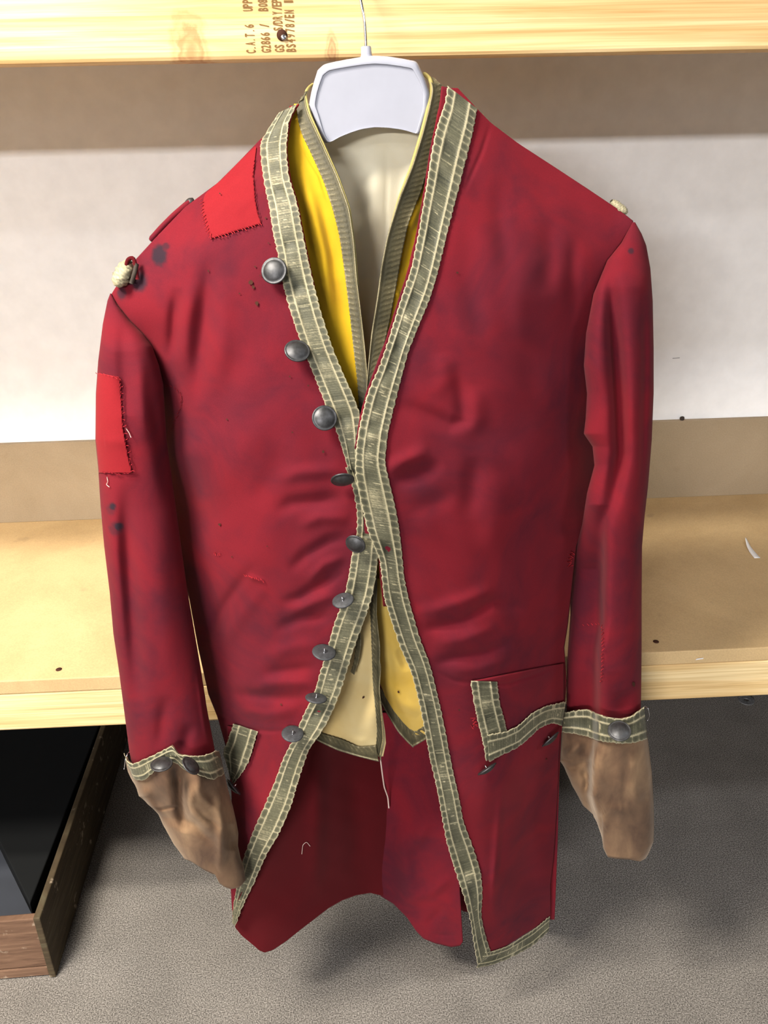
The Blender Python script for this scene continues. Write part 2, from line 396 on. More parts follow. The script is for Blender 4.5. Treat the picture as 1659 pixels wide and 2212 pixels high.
wc = PF(1612, 1513, 0.001); v, f = lathe_geo([(.006, 0), (.018, 0), (.018, .002), (.006, .002)], 24, wc, (0, 0, 1)); f = f[:-2]+[(k, 3*24+k, 3*24+(k+1) % 24, (k+1) % 24) for k in range(24)]
o = link('metal_washer', v, f, metal('dull_washer', (.30, .30, .31), .6, .6), None, False); o['label'] = 'dull grey metal washer lying on the dark carpet under the shelf edge'; o['category'] = 'washer'
pm = [P(1453, 774, YW-.0006), P(1468, 773, YW-.0006)]; tube('pencil_mark', np.linspace(pm[0], pm[1], 4), .0007, M['pencil'], bpy.data.objects['wall_back'], 5)

# ------------------------------------------------------------------ crate with a black case in it
A = PF(122, 2112); B = PF(243, 1708); dirb = (B-A)/np.linalg.norm(B-A); sr = np.array([dirb[1], -dirb[0], 0.])   # back along the side, and outwards
def top_h(pt, px, py):                         # height at which the vertical over pt is seen nearest (px,py)
    best = (1e9, 0)
    for z in np.linspace(.05, .5, 451):
        q = np.array([pt[0], pt[1], z])-CAMP; d = q@fwd
        e = abs(H/2-F*(q@UP)/d-py)
        if e < best[0]: best = (e, z)
    return best[1]
HC = top_h(A, 78, 1983)
crate = empty('wooden_crate', (A[0]-.2, A[1]+.2, 0), 'low stained wooden crate on the carpet under the left end of the shelf', 'crate')
def plank(name, p0, p1, thick_vec, z0, z1, mat, par, bevel=.002, label=None):
    q = [p0, p1, p1+thick_vec, p0+thick_vec]
    v = [(a[0], a[1], z0) for a in q]+[(a[0], a[1], z1) for a in q]
    return link(name, v, [(0, 3, 2, 1), (4, 5, 6, 7), (0, 1, 5, 4), (1, 2, 6, 5), (2, 3, 7, 6), (3, 0, 4, 7)], mat, par, False, bevel=bevel, label=label)
LEN = .62; TH = .011; WID = .42
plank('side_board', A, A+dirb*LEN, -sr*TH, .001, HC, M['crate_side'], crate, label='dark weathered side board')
fb = A-sr*TH+dirb*.006
plank('front_board', fb, fb-sr*WID, dirb*.012, .022, HC-.008, M['crate'], crate)
plank('front_board', fb-dirb*.002, fb-dirb*.002-sr*WID, dirb*.014, .002, .021, M['crate'], crate)
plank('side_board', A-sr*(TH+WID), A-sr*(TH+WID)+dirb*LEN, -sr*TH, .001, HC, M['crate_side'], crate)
plank('end_board', A-sr*TH+dirb*LEN, A-sr*(TH+WID)+dirb*LEN, -dirb*.012, .002, HC-.008, M['crate'], crate)
plank('base_board', fb+dirb*.012, fb+dirb*(LEN-.02), -sr*WID, .002, .010, M['crate'], crate, .0005)
# the case: dark box set askew inside the crate
ins = A-sr*(TH+.003)+dirb*.021
pts = [ins-sr*.004, ins+dirb*(LEN-.045), ins+dirb*(LEN-.045)-sr*.36]
zt = HC-.012
q1, q0 = PF(66, 1958, zt), PF(0, 1824, zt); pts = [q1]+pts[1:]+[q0+(q0-q1)*1.2]
zb = zt-.030; body = [ins-sr*.003, ins+dirb*(LEN-.045), ins+dirb*(LEN-.045)-sr*(WID-.012), ins-sr*(WID-.012)]
case = empty('black_case', tuple(np.mean(body, 0)*np.array([1, 1, 0])+np.array([0, 0, .011])), 'flat dark cloth covered case with a black lid lying inside the wooden crate', 'case')
link('case_body', [(p[0], p[1], .011) for p in body]+[(p[0], p[1], zb) for p in body], [(0, 3, 2, 1), (4, 5, 6, 7), (0, 1, 5, 4), (1, 2, 6, 5), (2, 3, 7, 6), (3, 0, 4, 7)], M['slate'], case, False, bevel=.002)
link('case_lid', [(p[0], p[1], zb) for p in pts]+[(p[0], p[1], zt+.006) for p in pts], [(0, 3, 2, 1), (4, 5, 6, 7), (0, 1, 5, 4), (1, 2, 6, 5), (2, 3, 7, 6), (3, 0, 4, 7)], M['black'], case, False, bevel=.002)

# ------------------------------------------------------------------ coat outlines (photo pixels) and depth fields
CL_out = [(603, 243), (577, 283), (562, 310), (565, 350), (572, 400), (583, 450), (590, 500), (600, 545), (609, 600), (621, 650), (640, 710), (660, 765), (681, 815), (702, 870), (725, 925), (741, 970), (753, 1015)]
CL_in = [(640, 225), (622, 262), (617, 320), (622, 380), (641, 440), (652, 500), (664, 560), (678, 620), (694, 680), (713, 740), (737, 800), (764, 860), (777, 895), (778, 935), (776, 975), (776, 1015)]
CLb_out = [(748, 1010), (765, 1060), (773, 1110), (772, 1150), (762, 1195), (755, 1240), (745, 1290), (722, 1350), (709, 1400), (690, 1460), (680, 1500), (656, 1545), (638, 1590), (612, 1640), (590, 1700), (568, 1750), (546, 1800), (528, 1850), (512, 1915), (503, 1970), (503, 1996)]
CLb_in = [(790, 1010), (808, 1060), (815, 1110), (818, 1150), (816, 1195), (812, 1240), (804, 1285), (788, 1335), (767, 1390), (751, 1440), (736, 1490), (720, 1530), (700, 1572), (665, 1620), (645, 1680), (628, 1740), (602, 1800), (572, 1850), (546, 1910), (521, 1960), (507, 2000)]
CR_out = [(968, 186), (962, 225), (946, 270), (933, 330), (926, 380), (919, 420), (906, 500), (890, 580), (866, 650), (842, 730), (821, 790), (795, 850), (780, 910), (770, 970), (768, 1020), (779, 1080), (796, 1150), (822, 1210), (830, 1290), (849, 1350), (866, 1400), (889, 1450), (905, 1510), (919, 1580), (930, 1640), (944, 1700), (955, 1760), (966, 1820), (984, 1880), (1004, 1940), (1018, 1990), (1025, 2040), (1033, 2084)]
CR_in = [(1030, 234), (1022, 280), (1012, 320), (992, 400), (966, 500), (947, 580), (930, 640), (905, 700), (881, 760), (865, 820), (850, 880), (836, 940), (830, 1000), (845, 1060), (858, 1120), (866, 1180), (872, 1250), (886, 1310), (906, 1380), (926, 1430), (939, 1480), (953, 1540), (965, 1600), (976, 1660), (990, 1720), (1001, 1780), (1021, 1830), (1038, 1885), (1042, 1930), (1038, 1975), (1047, 2020), (1061, 2062)]
BL = pl([(640, 226), (617, 250), (560, 303), (515, 350), (470, 395), (400, 447), (330, 520), (275, 580), (240, 636), (255, 660), (282, 694), (310, 722), (329, 748), (340, 790), (338, 827), (336, 900), (344, 980), (362, 1100), (382, 1200), (408, 1290), (428, 1400), (450, 1500), (470, 1550), (492, 1620), (500, 1700), (500, 1800), (497, 1900), (503, 1990)])
BR = pl([(985, 186), (1032, 236), (1060, 265), (1120, 310), (1200, 362), (1270, 408), (1340, 455), (1369, 478), (1342, 525), (1312, 562), (1282, 635), (1268, 720), (1268, 790), (1278, 850), (1286, 920), (1292, 1000), (1276, 1100), (1246, 1180), (1240, 1230), (1227, 1350), (1219, 1400), (1224, 1480), (1219, 1530), (1212, 1580), (1208, 1650), (1205, 1750), (1200, 1850), (1195, 1930), (1189, 1990)])
FL = TPS([(620, 240, .895), (560, 303, .893), (470, 395, .892), (400, 447, .890), (330, 520, .886), (275, 580, .880), (240, 640, .872), (600, 300, .880), (605, 400, .858), (640, 600, .825), (700, 800, .803), (765, 1000, .790),
          (282, 694, .862), (329, 748, .860), (356, 827, .864), (370, 980, .868), (395, 1200, .870), (336, 900, .895), (345, 980, .90), (364, 1100, .895), (428, 1400, .875), (455, 1510, .872), (420, 560, .852), (480, 680, .830), (500, 850, .815), (520, 1000, .806), (560, 1200, .802), (600, 1380, .805),
          (790, 1190, .788), (760, 1300, .788), (700, 1500, .792), (620, 1650, .802), (540, 1850, .818), (505, 1990, .828), (500, 1650, .858), (500, 1900, .845), (560, 1640, .822), (520, 1500, .830)])
FR = TPS([(975, 200, .898), (1030, 235, .895), (1060, 265, .896), (1200, 362, .896), (1340, 455, .888), (1369, 478, .882), (950, 300, .880), (950, 420, .856), (900, 620, .822), (850, 800, .800), (800, 960, .782), (800, 1080, .776),
          (830, 1200, .778), (850, 1300, .780), (900, 1450, .786), (950, 1650, .796), (1000, 1850, .808), (1030, 2060, .818), (1312, 562, .870), (1266, 720, .868), (1258, 850, .866), (1252, 1000, .868), (1290, 930, .905), (1292, 1010, .91), (1240, 1200, .875), (1220, 1400, .875), (1214, 1560, .874), (1205, 1750, .890), (1192, 1990, .892),
          (1100, 480, .856), (1180, 600, .842), (1060, 700, .818), (1060, 950, .803), (1040, 1200, .798), (1080, 1400, .803), (1085, 1700, .811), (1066, 1900, .816), (1130, 1700, .840), (1122, 1900, .850), (1090, 1580, .810), (1140, 1000, .815)])
mm = .001
FOLDL = [([(455, 540), (446, 640), (432, 760), (425, 880)], 14, -8*mm), ([(412, 600), (402, 700), (396, 820)], 13, 3.5*mm), ([(384, 620), (376, 700), (372, 780)], 10, -7*mm), ([(490, 600), (480, 720), (470, 860)], 18, 3.5*mm),
         ([(520, 760), (480, 880), (430, 980)], 22, -2.5*mm), ([(585, 900), (500, 1010), (450, 1120)], 24, 2.5*mm), ([(620, 960), (570, 1050), (545, 1100)], 18, -2.5*mm),
         ([(742, 1018), (690, 1018), (640, 1022), (600, 1040)], 11, 3.5*mm), ([(752, 1075), (690, 1082), (630, 1088), (590, 1110)], 12, -5*mm), ([(760, 1120), (690, 1118), (640, 1140)], 10, 3.5*mm), ([(760, 1158), (710, 1170), (660, 1200), (620, 1240)], 10, -4.5*mm),
         ([(752, 1200), (700, 1220), (660, 1260)], 9, 4*mm), ([(745, 1232), (700, 1258), (650, 1290), (600, 1305)], 9, -4.5*mm), ([(735, 1280), (680, 1300), (620, 1330)], 9, 3.5*mm), ([(722, 1330), (650, 1336), (590, 1365)], 10, -4*mm),
         ([(700, 1390), (630, 1400), (560, 1425)], 12, 3*mm), ([(692, 1440), (620, 1448), (560, 1455)], 9, -3.5*mm), ([(684, 1478), (610, 1474), (540, 1482)], 9, 4*mm), ([(676, 1506), (600, 1508), (530, 1500), (480, 1490)], 9, -4.5*mm), ([(650, 1532), (580, 1545), (500, 1528)], 9, 3*mm),
         ([(560, 1210), (530, 1245), (470, 1330), (425, 1420)], 9, -3.5*mm), ([(585, 1250), (520, 1330), (470, 1410)], 12, 2.5*mm), ([(530, 1243), (575, 1258)], 4, 2*mm),
         ([(445, 1520), (480, 1550), (520, 1570), (580, 1580), (630, 1578)], 3.2, -1.8*mm), ([(560, 1660), (545, 1760), (520, 1880)], 16, -3*mm)]
FOLDR = [([(985, 780), (995, 850), (1004, 908), (972, 918), (900, 884), (855, 872)], 12, -5*mm), ([(1030, 830), (1030, 900), (990, 945)], 16, 3.5*mm), ([(940, 860), (960, 820), (955, 760)], 15, 2.5*mm),
         ([(930, 972), (880, 992), (832, 1020)], 12, 5*mm), ([(960, 1000), (900, 1026), (840, 1042)], 12, -5*mm), ([(1024, 985), (1018, 1060), (1012, 1125)], 16, -4.5*mm), ([(1000, 1060), (930, 1090), (870, 1110)], 16, -2.5*mm), ([(1070, 1020), (1075, 1120), (1050, 1210)], 24, 4*mm),
         ([(1075, 1270), (1000, 1300), (940, 1318), (892, 1320)], 11, 4.5*mm), ([(1140, 1320), (1065, 1300), (1000, 1342), (924, 1358), (890, 1350)], 9, -6*mm), ([(1080, 1352), (1000, 1382), (930, 1392)], 11, 4.5*mm), ([(1110, 1386), (1042, 1411), (983, 1420), (930, 1436)], 8, -5.5*mm), ([(1120, 1420), (1030, 1446), (960, 1452)], 9, 3*mm),
         ([(1075, 380), (1080, 480), (1095, 600)], 15, -3*mm), ([(1180, 470), (1190, 560), (1175, 640)], 16, -4*mm), ([(1240, 500), (1236, 600), (1240, 700)], 12, -3.5*mm), ([(1130, 540), (1120, 680), (1130, 800)], 20, 3*mm), ([(1000, 480), (1010, 600), (1040, 740)], 20, -2.5*mm),
         ([(1100, 640), (1150, 800), (1140, 950)], 22, -2.5*mm), ([(932, 1446), (980, 1470), (1050, 1480), (1100, 1478), (1170, 1452), (1222, 1428)], 3.2, -2*mm), ([(1062, 262), (1040, 330), (1000, 420)], 3, -1.6*mm),
         ([(1085, 1690), (1075, 1800), (1062, 1980)], 6, 3.5*mm), ([(1130, 1650), (1150, 1800), (1140, 1950)], 26, -7*mm), ([(1050, 1660), (1040, 1760), (1042, 1860)], 16, 2*mm)]
dFL = lambda x, y: FL(x, y) - folds(x, y, FOLDL) - .0012*wob(x, y, 90, 3)
dFR = lambda x, y: FR(x, y) - folds(x, y, FOLDR) - .0012*wob(x, y, 100, 5)

class Sleeve:
    def __init__(s, Lp, Rp, yc, dr, fold=(), power=2.3, step=None):
        s.L, s.R = pl(Lp), pl(Rp); s.yc = pl([(v, y) for y, v in yc]); s.dr = pl([(v, y) for y, v in dr]); s.f = list(fold); s.p = power; s.st = step; s.cr = pl(step[0]) if step else None
    def depth(s, x, y):
        l, r = s.L(y), s.R(y); q = np.clip((x-(l+r)/2)/((r-l)/2+1e-6), -1, 1)
        return s.yc(y)-s.dr(y)*(1-np.abs(q)**s.p)**(1/s.p) - folds(x, y, s.f) + s.under(x, y)
    def under(s, x, y):
        if not s.st: return 0*x                    # a layer that folds back behind the crease
        _, amp, w, y0, y1 = s.st
        return amp*np.clip((y-y0)/(y1-y0), 0, 1)/(1+np.exp(np.clip((x-s.cr(y))/w, -30, 30)))
    def mesh(s, name, y0, y1, nv, nu, mat, par, attr=None, warp=None, thick=.0012):
        th = np.linspace(math.pi, -math.pi, nu, endpoint=False)      # front half first: left -> right, then the back
        y = np.linspace(y0, y1, nv)[:, None]+0*th[None, :]
        l, r = s.L(y), s.R(y); c = np.cos(th)[None, :]; x = (l+r)/2+(r-l)/2*c
        e = 2/s.p; sn = np.sign(np.sin(th))*np.abs(np.sin(th))**e
        cx = np.sign(c)*np.abs(c)**e; x = (l+r)/2+(r-l)/2*cx
        front = np.clip(sn, 0, 1)[None, :]
        Y = s.yc(y)-s.dr(y)*sn[None, :]*np.where(sn[None, :] > 0, 1., .55) - folds(x, y, s.f)*np.minimum(1, front*3) + s.under(x, y)
        yy = y if warp is None else y+warp(x, y, front > 0)
        at = attr(x, yy, front) if attr else None
        return grid(name, P(x, yy, Y), mat, par, thick, at, wrap=True)
SLL = Sleeve([(238, 634), (232, 650), (222, 700), (212, 780), (207, 850), (206, 950), (212, 1010), (217, 1090), (225, 1180), (237, 1280), (245, 1370), (257, 1450), (270, 1550), (279, 1620), (284, 1650), (300, 1700)],
             [(240, 634), (255, 660), (282, 694), (310, 722), (329, 748), (344, 790), (353, 830), (360, 950), (378, 1080), (393, 1190), (404, 1270), (416, 1340), (433, 1440), (447, 1530), (464, 1620), (468, 1650), (470, 1700)],
             [(634, .872), (750, .862), (900, .858), (1100, .852), (1300, .842), (1500, .835), (1700, .832)], [(634, .002), (670, .012), (760, .03), (900, .038), (1200, .040), (1700, .036)],
             [([(262, 700), (268, 800), (275, 900)], 12, -5*mm), ([(300, 760), (305, 860), (318, 960)], 12, 4*mm), ([(330, 850), (352, 980), (372, 1100)], 12, -6*mm), ([(272, 1040), (276, 1200), (290, 1400), (300, 1560)], 13, -13*mm), ([(330, 1100), (345, 1300), (372, 1500)], 24, 4*mm), ([(240, 1020), (250, 1200), (268, 1400)], 12, 3*mm), ([(425, 1440), (436, 1530), (448, 1610)], 3, 2.0*mm), ([(360, 1500), (350, 1560), (345, 1620)], 10, -4*mm), ([(410, 1560), (400, 1600), (398, 1630)], 9, -4*mm)])
SLR = Sleeve([(1366, 480), (1342, 525), (1312, 562), (1282, 635), (1266, 720), (1261, 790), (1268, 850), (1265, 905), (1261, 937), (1280, 965), (1284, 1005), (1268, 1065), (1258, 1130), (1243, 1190), (1238, 1240), (1232, 1290), (1232, 1330), (1227, 1400), (1224, 1450), (1224, 1530), (1226, 1600)],
             [(1372, 480), (1386, 505), (1396, 530), (1405, 580), (1410, 650), (1412, 750), (1412, 850), (1408, 950), (1400, 1050), (1392, 1120), (1387, 1180), (1386, 1300), (1386, 1400), (1385, 1500), (1384, 1540), (1384, 1600)],
             [(480, .882), (600, .868), (800, .862), (1000, .858), (1200, .850), (1400, .845), (1600, .842)], [(480, .002), (520, .014), (620, .032), (900, .038), (1450, .036), (1530, .024), (1600, .018)],
             [([(1318, 556), (1322, 640), (1330, 760), (1338, 880), (1340, 980), (1322, 1080), (1300, 1150)], 11, -20*mm), ([(1290, 640), (1288, 760), (1296, 880)], 12, 4*mm), ([(1392, 620), (1394, 800), (1390, 960), (1385, 1080)], 5, -5*mm), ([(1362, 600), (1368, 800), (1362, 1000)], 14, 3*mm),
              ([(1306, 1180), (1303, 1340), (1297, 1440), (1296, 1510)], 6, 3*mm), ([(1345, 1490), (1352, 1540)], 12, -6*mm), ([(1290, 1340), (1275, 1370), (1265, 1440)], 5, 2*mm)], 2.3, ([(1316, 1080), (1306, 1150), (1302, 1340), (1292, 1400), (1289, 1600)], .058, 4.0, 1090, 1230))
def stain_of(lst):
    def g(x, y, front=None):
        out = np.zeros(np.broadcast(x, y).shape)
        for (sx, sy, rx, ry, st) in lst:
            d = np.sqrt(((x-sx)/rx)**2+((y-sy)/ry)**2)+.22*wob(x, y, 14, 9)
            out = np.maximum(out, st*np.clip((1.3-d)/.5, 0, 1))
        return {'stain': np.clip(out, 0, 1)}
    return g
ST_L = stain_of([(344, 551, 15, 21, .9), (358, 532, 8, 7, .7), (301, 608, 16, 20, .85), (263, 633, 9, 13, .75), (282, 606, 12, 10, .6)])
ST_SL = stain_of([(243, 1094, 7, 7, .95), (240, 1100, 10, 12, .4), (256, 1137, 10, 8, .95), (250, 1142, 14, 14, .45), (296, 668, 10, 9, .5)])
ST_R = stain_of([(1362, 541, 3, 3, .2)])
ST_SR = stain_of([(1363, 542, 6, 6, .8)])

# ------------------------------------------------------------------ the coat
coat = empty('red_coat', tuple(PF(800, 2040, 0)*np.array([0, 0, 0])+np.array([0.0, .87, .12])), 'old red wool frock coat with tarnished lace edging hanging open over a waistcoat', 'coat')
# front panels
x, y, s = rows(BL, pl([(a-10, b) for a, b in CL_in[:13]]+[(a+6 if b < 1170 else a-8, b) for a, b in CLb_in if b > 930 and b < 1990]+[(505, 1992)]), 230, 1990, 560, 130)
grid('front_panel', P(x, y, dFL(x, y)), M['red'], coat, .0014, ST_L(x, y))
x, y, s = rows(pl([(a+6, b) for a, b in CR_out]), BR, 190, 2080, 600, 150, lambda s, t: -97*s*np.clip((t-.6)/.4, 0, 1)**1.5)
grid('front_panel', P(x, y, dFR(x, y)), M['red'], coat, .0014, ST_R(x, y))
# back of the coat
x, y, s = rows(BL, BR, 232, 1880, 220, 80, lambda s, t: np.interp(s, [0, .05, .15, .46, .55, .72, 1], [40, 40, 0, 0, 25, 88, 106])*np.clip((t-.8)/.2, 0, 1)+0*t)
q = np.clip(1-np.abs(2*s-1)**2.2, 0, 1)**.5
edge = FL(BL(y), np.minimum(y, 1985))*(1-s)+FR(BR(y), np.minimum(y, 1985))*s
edge = np.where((y > 830), np.minimum(edge, .905), edge)
Yb = edge+.0035+(np.interp(y, [230, 400, 900, 1500, 1950], [.925, .945, .945, .938, .940])-edge)*q
grid('back_panel', P(x, y, Yb), M['red'], coat, .0012, {'stain': 0*x}).modifiers[0].offset = 1
# skirts seen from the inside
SK1 = TPS([(506, 1992, .832), (572, 2058, .830), (600, 1800, .826), (545, 1940, .832), (700, 1565, .84), (650, 2000, .852), (700, 1800, .868), (685, 1650, .862), (760, 1600, .905), (800, 1930, .922), (840, 1700, .928), (845, 1935, .925), (740, 1940, .895), (800, 1500, .92)])
lx = py_of([(a-8, b) for a, b in CLb_in if b > 1480])
hem1 = py_of([(503, 1988), (508, 2004), (522, 2021), (545, 2040), (560, 2053), (572, 2058), (590, 2052), (620, 2032), (650, 2008), (680, 1985), (710, 1962), (740, 1945), (770, 1934), (800, 1929), (846, 1940)])
x, y = cols(504, 846, lambda x: np.where(x < 735, np.maximum(lx(x)-14, 1500), 1500.), hem1, 170, 130)
y = np.minimum(y, hem1(x))
d1 = lambda x, y: SK1(x, y)-folds(x, y, [([(690, 1600), (686, 1750), (680, 1960)], 14, 7*mm), ([(760, 1640), (770, 1800), (775, 1920)], 22, -6*mm), ([(640, 1700), (620, 1850), (600, 2000)], 26, -4*mm)])-.001*wob(x, y, 80, 8)
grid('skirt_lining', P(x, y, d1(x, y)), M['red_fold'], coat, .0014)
SK2 = TPS([(824, 1560, .932), (824, 1940, .925), (900, 1700, .912), (870, 1850, .908), (900, 2010, .884), (1003, 2040, .862), (995, 1700, .895), (950, 1950, .875)])
hem2 = py_of([(822, 1936), (850, 1952), (880, 1982), (900, 2012), (915, 2028), (940, 2038), (975, 2046), (994, 2043), (1000, 2034)])
x, y = cols(822, 1000, lambda x: 1540+0*x, hem2, 130, 60); x = x-(y < 2035)*(2035-y)*.06*((x-822)/178)
d2 = lambda x, y: SK2(x, y)-folds(x, y, [([(930, 1770), (905, 1810), (880, 1830)], 8, 4*mm), ([(980, 1890), (930, 1930), (880, 1940)], 8, 4*mm), ([(960, 1960), (920, 2000)], 7, -3*mm), ([(868, 1760), (875, 1870), (892, 1980)], 12, 5*mm), ([(930, 2018), (990, 2022)], 3, -1.5*mm)])-.001*wob(x, y, 60, 12)
grid('skirt_back', P(x, y, d2(x, y)), M['red'], coat, .0014, {'stain': 0*x})
# sleeves
sl_l = SLL.mesh('sleeve', 634, 1690, 330, 110, M['red'], coat, ST_SL)
sl_r = SLR.mesh('sleeve', 480, 1562, 340, 110, M['red'], coat, ST_SR)

# lace ribbon: edge cells, two cords, ribbed middle
def lace(name, Lp, Rp, depth, parent, mat, off=.0022, style=0, cell=16., step=1.9, n=None, seed=1, label=None, M_=26):
    Lp, Rp = np.array(Lp, float), np.array(Rp, float)
    ln = np.linalg.norm(np.diff((smooth_poly(Lp, 60)+smooth_poly(Rp, 60))/2, axis=0), axis=1).sum()
    n = n or int(ln/step); A, Bq = smooth_poly(Lp, n), smooth_poly(Rp, n)
    r = np.random.default_rng(seed)
    u = np.linspace(0, 1, M_)[None, :]; v = (np.linspace(0, ln, n)[:, None])
    ph = np.interp(v, np.linspace(0, ln, 40), np.linspace(0, ln/cell, 40)+r.normal(0, .22, 40))
    ph2 = ph+.37+np.interp(v, np.linspace(0, ln, 30), r.normal(0, .2, 30))
    px = A[:, None, 0]*(1-u)+Bq[:, None, 0]*u; py = A[:, None, 1]*(1-u)+Bq[:, None, 1]*u
    wd_ = np.linalg.norm(A-Bq, axis=1)[:, None]+1e-6; ex = (Bq-A)/wd_
    if style == 0:
        sa = 1.5*np.abs(np.sin(math.pi*ph))+r.normal(0, .5, (n, 1)); sb = 1.5*np.abs(np.sin(math.pi*ph2))+r.normal(0, .5, (n, 1))
        e = -sa*np.clip(1-u/.12, 0, 1)+sb*np.clip((u-.88)/.12, 0, 1)
        px = px+ex[:, None, 0]*e; py = py+ex[:, None, 1]*e
        g = lambda c, w: np.exp(-((u-c)/w)**2)
        inL = np.clip(1-np.abs(u-.13)/.11, 0, 1); inR = np.clip(1-np.abs(u-.87)/.11, 0, 1)
        cl = np.abs(np.sin(math.pi*ph)); cr = np.abs(np.sin(math.pi*ph2))
        cellv = np.sqrt(inL)*cl**.8+np.sqrt(inR)*cr**.8                     # 1 in the middle of a cell
        ca = r.uniform(.45, 1.1, 400)[ph.astype(int) % 400]; cb = r.uniform(.45, 1.1, 400)[ph2.astype(int) % 400]
        cellv = np.sqrt(inL)*cl**.8*ca+np.sqrt(inR)*cr**.8*cb
        border = (u < .25)*(1-np.sqrt(inL)*cl**.6)+(u > .75)*(1-np.sqrt(inR)*cr**.6)
        rib = np.sin(v/2.6*math.pi+1.5*np.sin(v/23.))*.5+.5
        rowr = r.random((n, 1)); strand = (rowr > .90)*(np.abs(u-r.uniform(.40, .60, (n, 1))) < r.choice([.06, .10, .24], (n, 1)))*r.uniform(.3, 1., (n, 1))
        dips = np.interp(v, np.linspace(0, ln, max(6, int(ln/22))), r.normal(0, 1, max(6, int(ln/22))))
        mid = ((u > .28) & (u < .72))
        h = .0009*g(.26, .035)+.0009*g(.74, .035)+.0007*np.clip(border, 0, 1)*1.0+.0005*cellv+mid*(.00025*rib+.0009*dips*(1-((u-.5)/.22)**2))
        th = .40+.60*g(.26, .024)*(.7+.3*rib)+.60*g(.74, .024)*(.7+.3*rib)+.50*np.clip(border, 0, 1)**2*((u < .25)+(u > .75))-.30*cellv+mid*(.16*rib-.10+.13*dips+r.normal(0, .06, (n, 1)))+.6*strand*mid
        th = th + .25*(np.abs(u-.0) < .03)+.25*(np.abs(u-1.) < .03)
    else:
        g = lambda c, w: np.exp(-((u-c)/w)**2)
        k = 0. if style == 1 else 1.                                             # side of the piped edge
        uu = np.abs(u-k)
        gp = lambda c, w: np.exp(-((uu-c)/w)**2)
        zig = np.abs(((v/12.+uu*1.6) % 1.)-.5)*2
        e = (1 if k == 0 else -1)*1.3*np.abs(np.sin(math.pi*v/9.))*np.clip((uu-.86)/.14, 0, 1)
        px = px+ex[:, None, 0]*e; py = py+ex[:, None, 1]*e
        h = .0012*gp(.05, .05)+.0004*(uu > .3)*zig+.0003*gp(.95, .06)
        bead = .5+.5*np.sin(v/2.*math.pi)
        th = .28+(.55+.25*bead)*gp(.05, .05)+(uu > .55)*(.45*np.clip(zig-.55, 0, 1)*1.6)+.3*gp(.97, .04)-.18*gp(.30, .12)
        th = th+.10*np.interp(v, np.linspace(0, ln, 24), r.normal(0, 1, 24))
    th = np.clip(th+r.normal(0, .06, th.shape), 0, 1)
    Y = depth(px, py)-off-h
    return grid(name, P(px, py, Y), mat, parent, .0009, {'thread': th}, label=label)
lace('lace_trim', CL_out, CL_in, dFL, coat, M['lace'], seed=2, off=.0026)
lace('lace_trim', CLb_out, CLb_in, lambda x, y: dFL(x, y)+.002*(y < 1160), coat, M['lace'], seed=3)
lace('lace_trim', CR_out, CR_in, dFR, coat, M['lace'], seed=4)
lace('lace_trim', [(1030, 2090), (1062, 2084), (1100, 2070), (1150, 2043), (1186, 2010)], [(1048, 2058), (1064, 2057), (1100, 2044), (1150, 2012), (1188, 1981)], dFR, coat, M['lace'], seed=6)
# pocket flaps
def dflapR(x, y): return dFR(x, y)-.0045-.002*np.sin((x-1030)/60.)
top = lambda x: 1476-.12*(x-1020)-.0009*(x-1020)**2*.25; botR = py_of([(1020, 1560), (1036, 1600), (1050, 1640), (1075, 1628), (1110, 1608), (1140, 1588), (1170, 1556), (1200, 1538), (1222, 1524)])
x, y = cols(1024, 1219, lambda x: 1472-.20*(x-1024), lambda x: botR(x)-10*(x > 1050), 60, 70)
x = x+np.clip((y-1472)*.20, 0, 40)*np.clip((1075-x)/50, 0, 1)
flap = grid('pocket_flap', P(x, y, dflapR(x, y)), M['red'], coat, .0016, {'stain': 0*x})
lace('lace_trim', [(1018, 1472), (1025, 1520), (1036, 1570), (1046, 1610), (1051, 1644)], [(1073, 1474), (1079, 1520), (1087, 1550), (1095, 1582), (1096, 1612)], dflapR, flap, M['lace'], .0030, seed=7)
lace('lace_trim', [(1052, 1588), (1090, 1582), (1120, 1568), (1150, 1540), (1180, 1525), (1200, 1521), (1222, 1516)], [(1056, 1644), (1090, 1626), (1120, 1612), (1145, 1590), (1165, 1571), (1190, 1560), (1213, 1566)], dflapR, flap, M['lace'], .0042, seed=8)
def dflapL(x, y): return dFL(x, y)-.0045
x, y = cols(490, 552, lambda x: 1570+.15*(x-500), py_of([(490, 1650), (510, 1690), (525, 1660), (552, 1590)]), 30, 20)
flap = grid('pocket_flap', P(x, y, dflapL(x, y)), M['red'], coat, .0016, {'stain': 0*x})
lace('lace_trim', [(504, 1564), (494, 1600), (482, 1626), (490, 1650), (497, 1680)], [(555, 1580), (545, 1615), (534, 1650), (520, 1672), (503, 1692)], lambda x, y: dFL(np.maximum(x, 500), y), flap, M['lace'], .0058, seed=9)

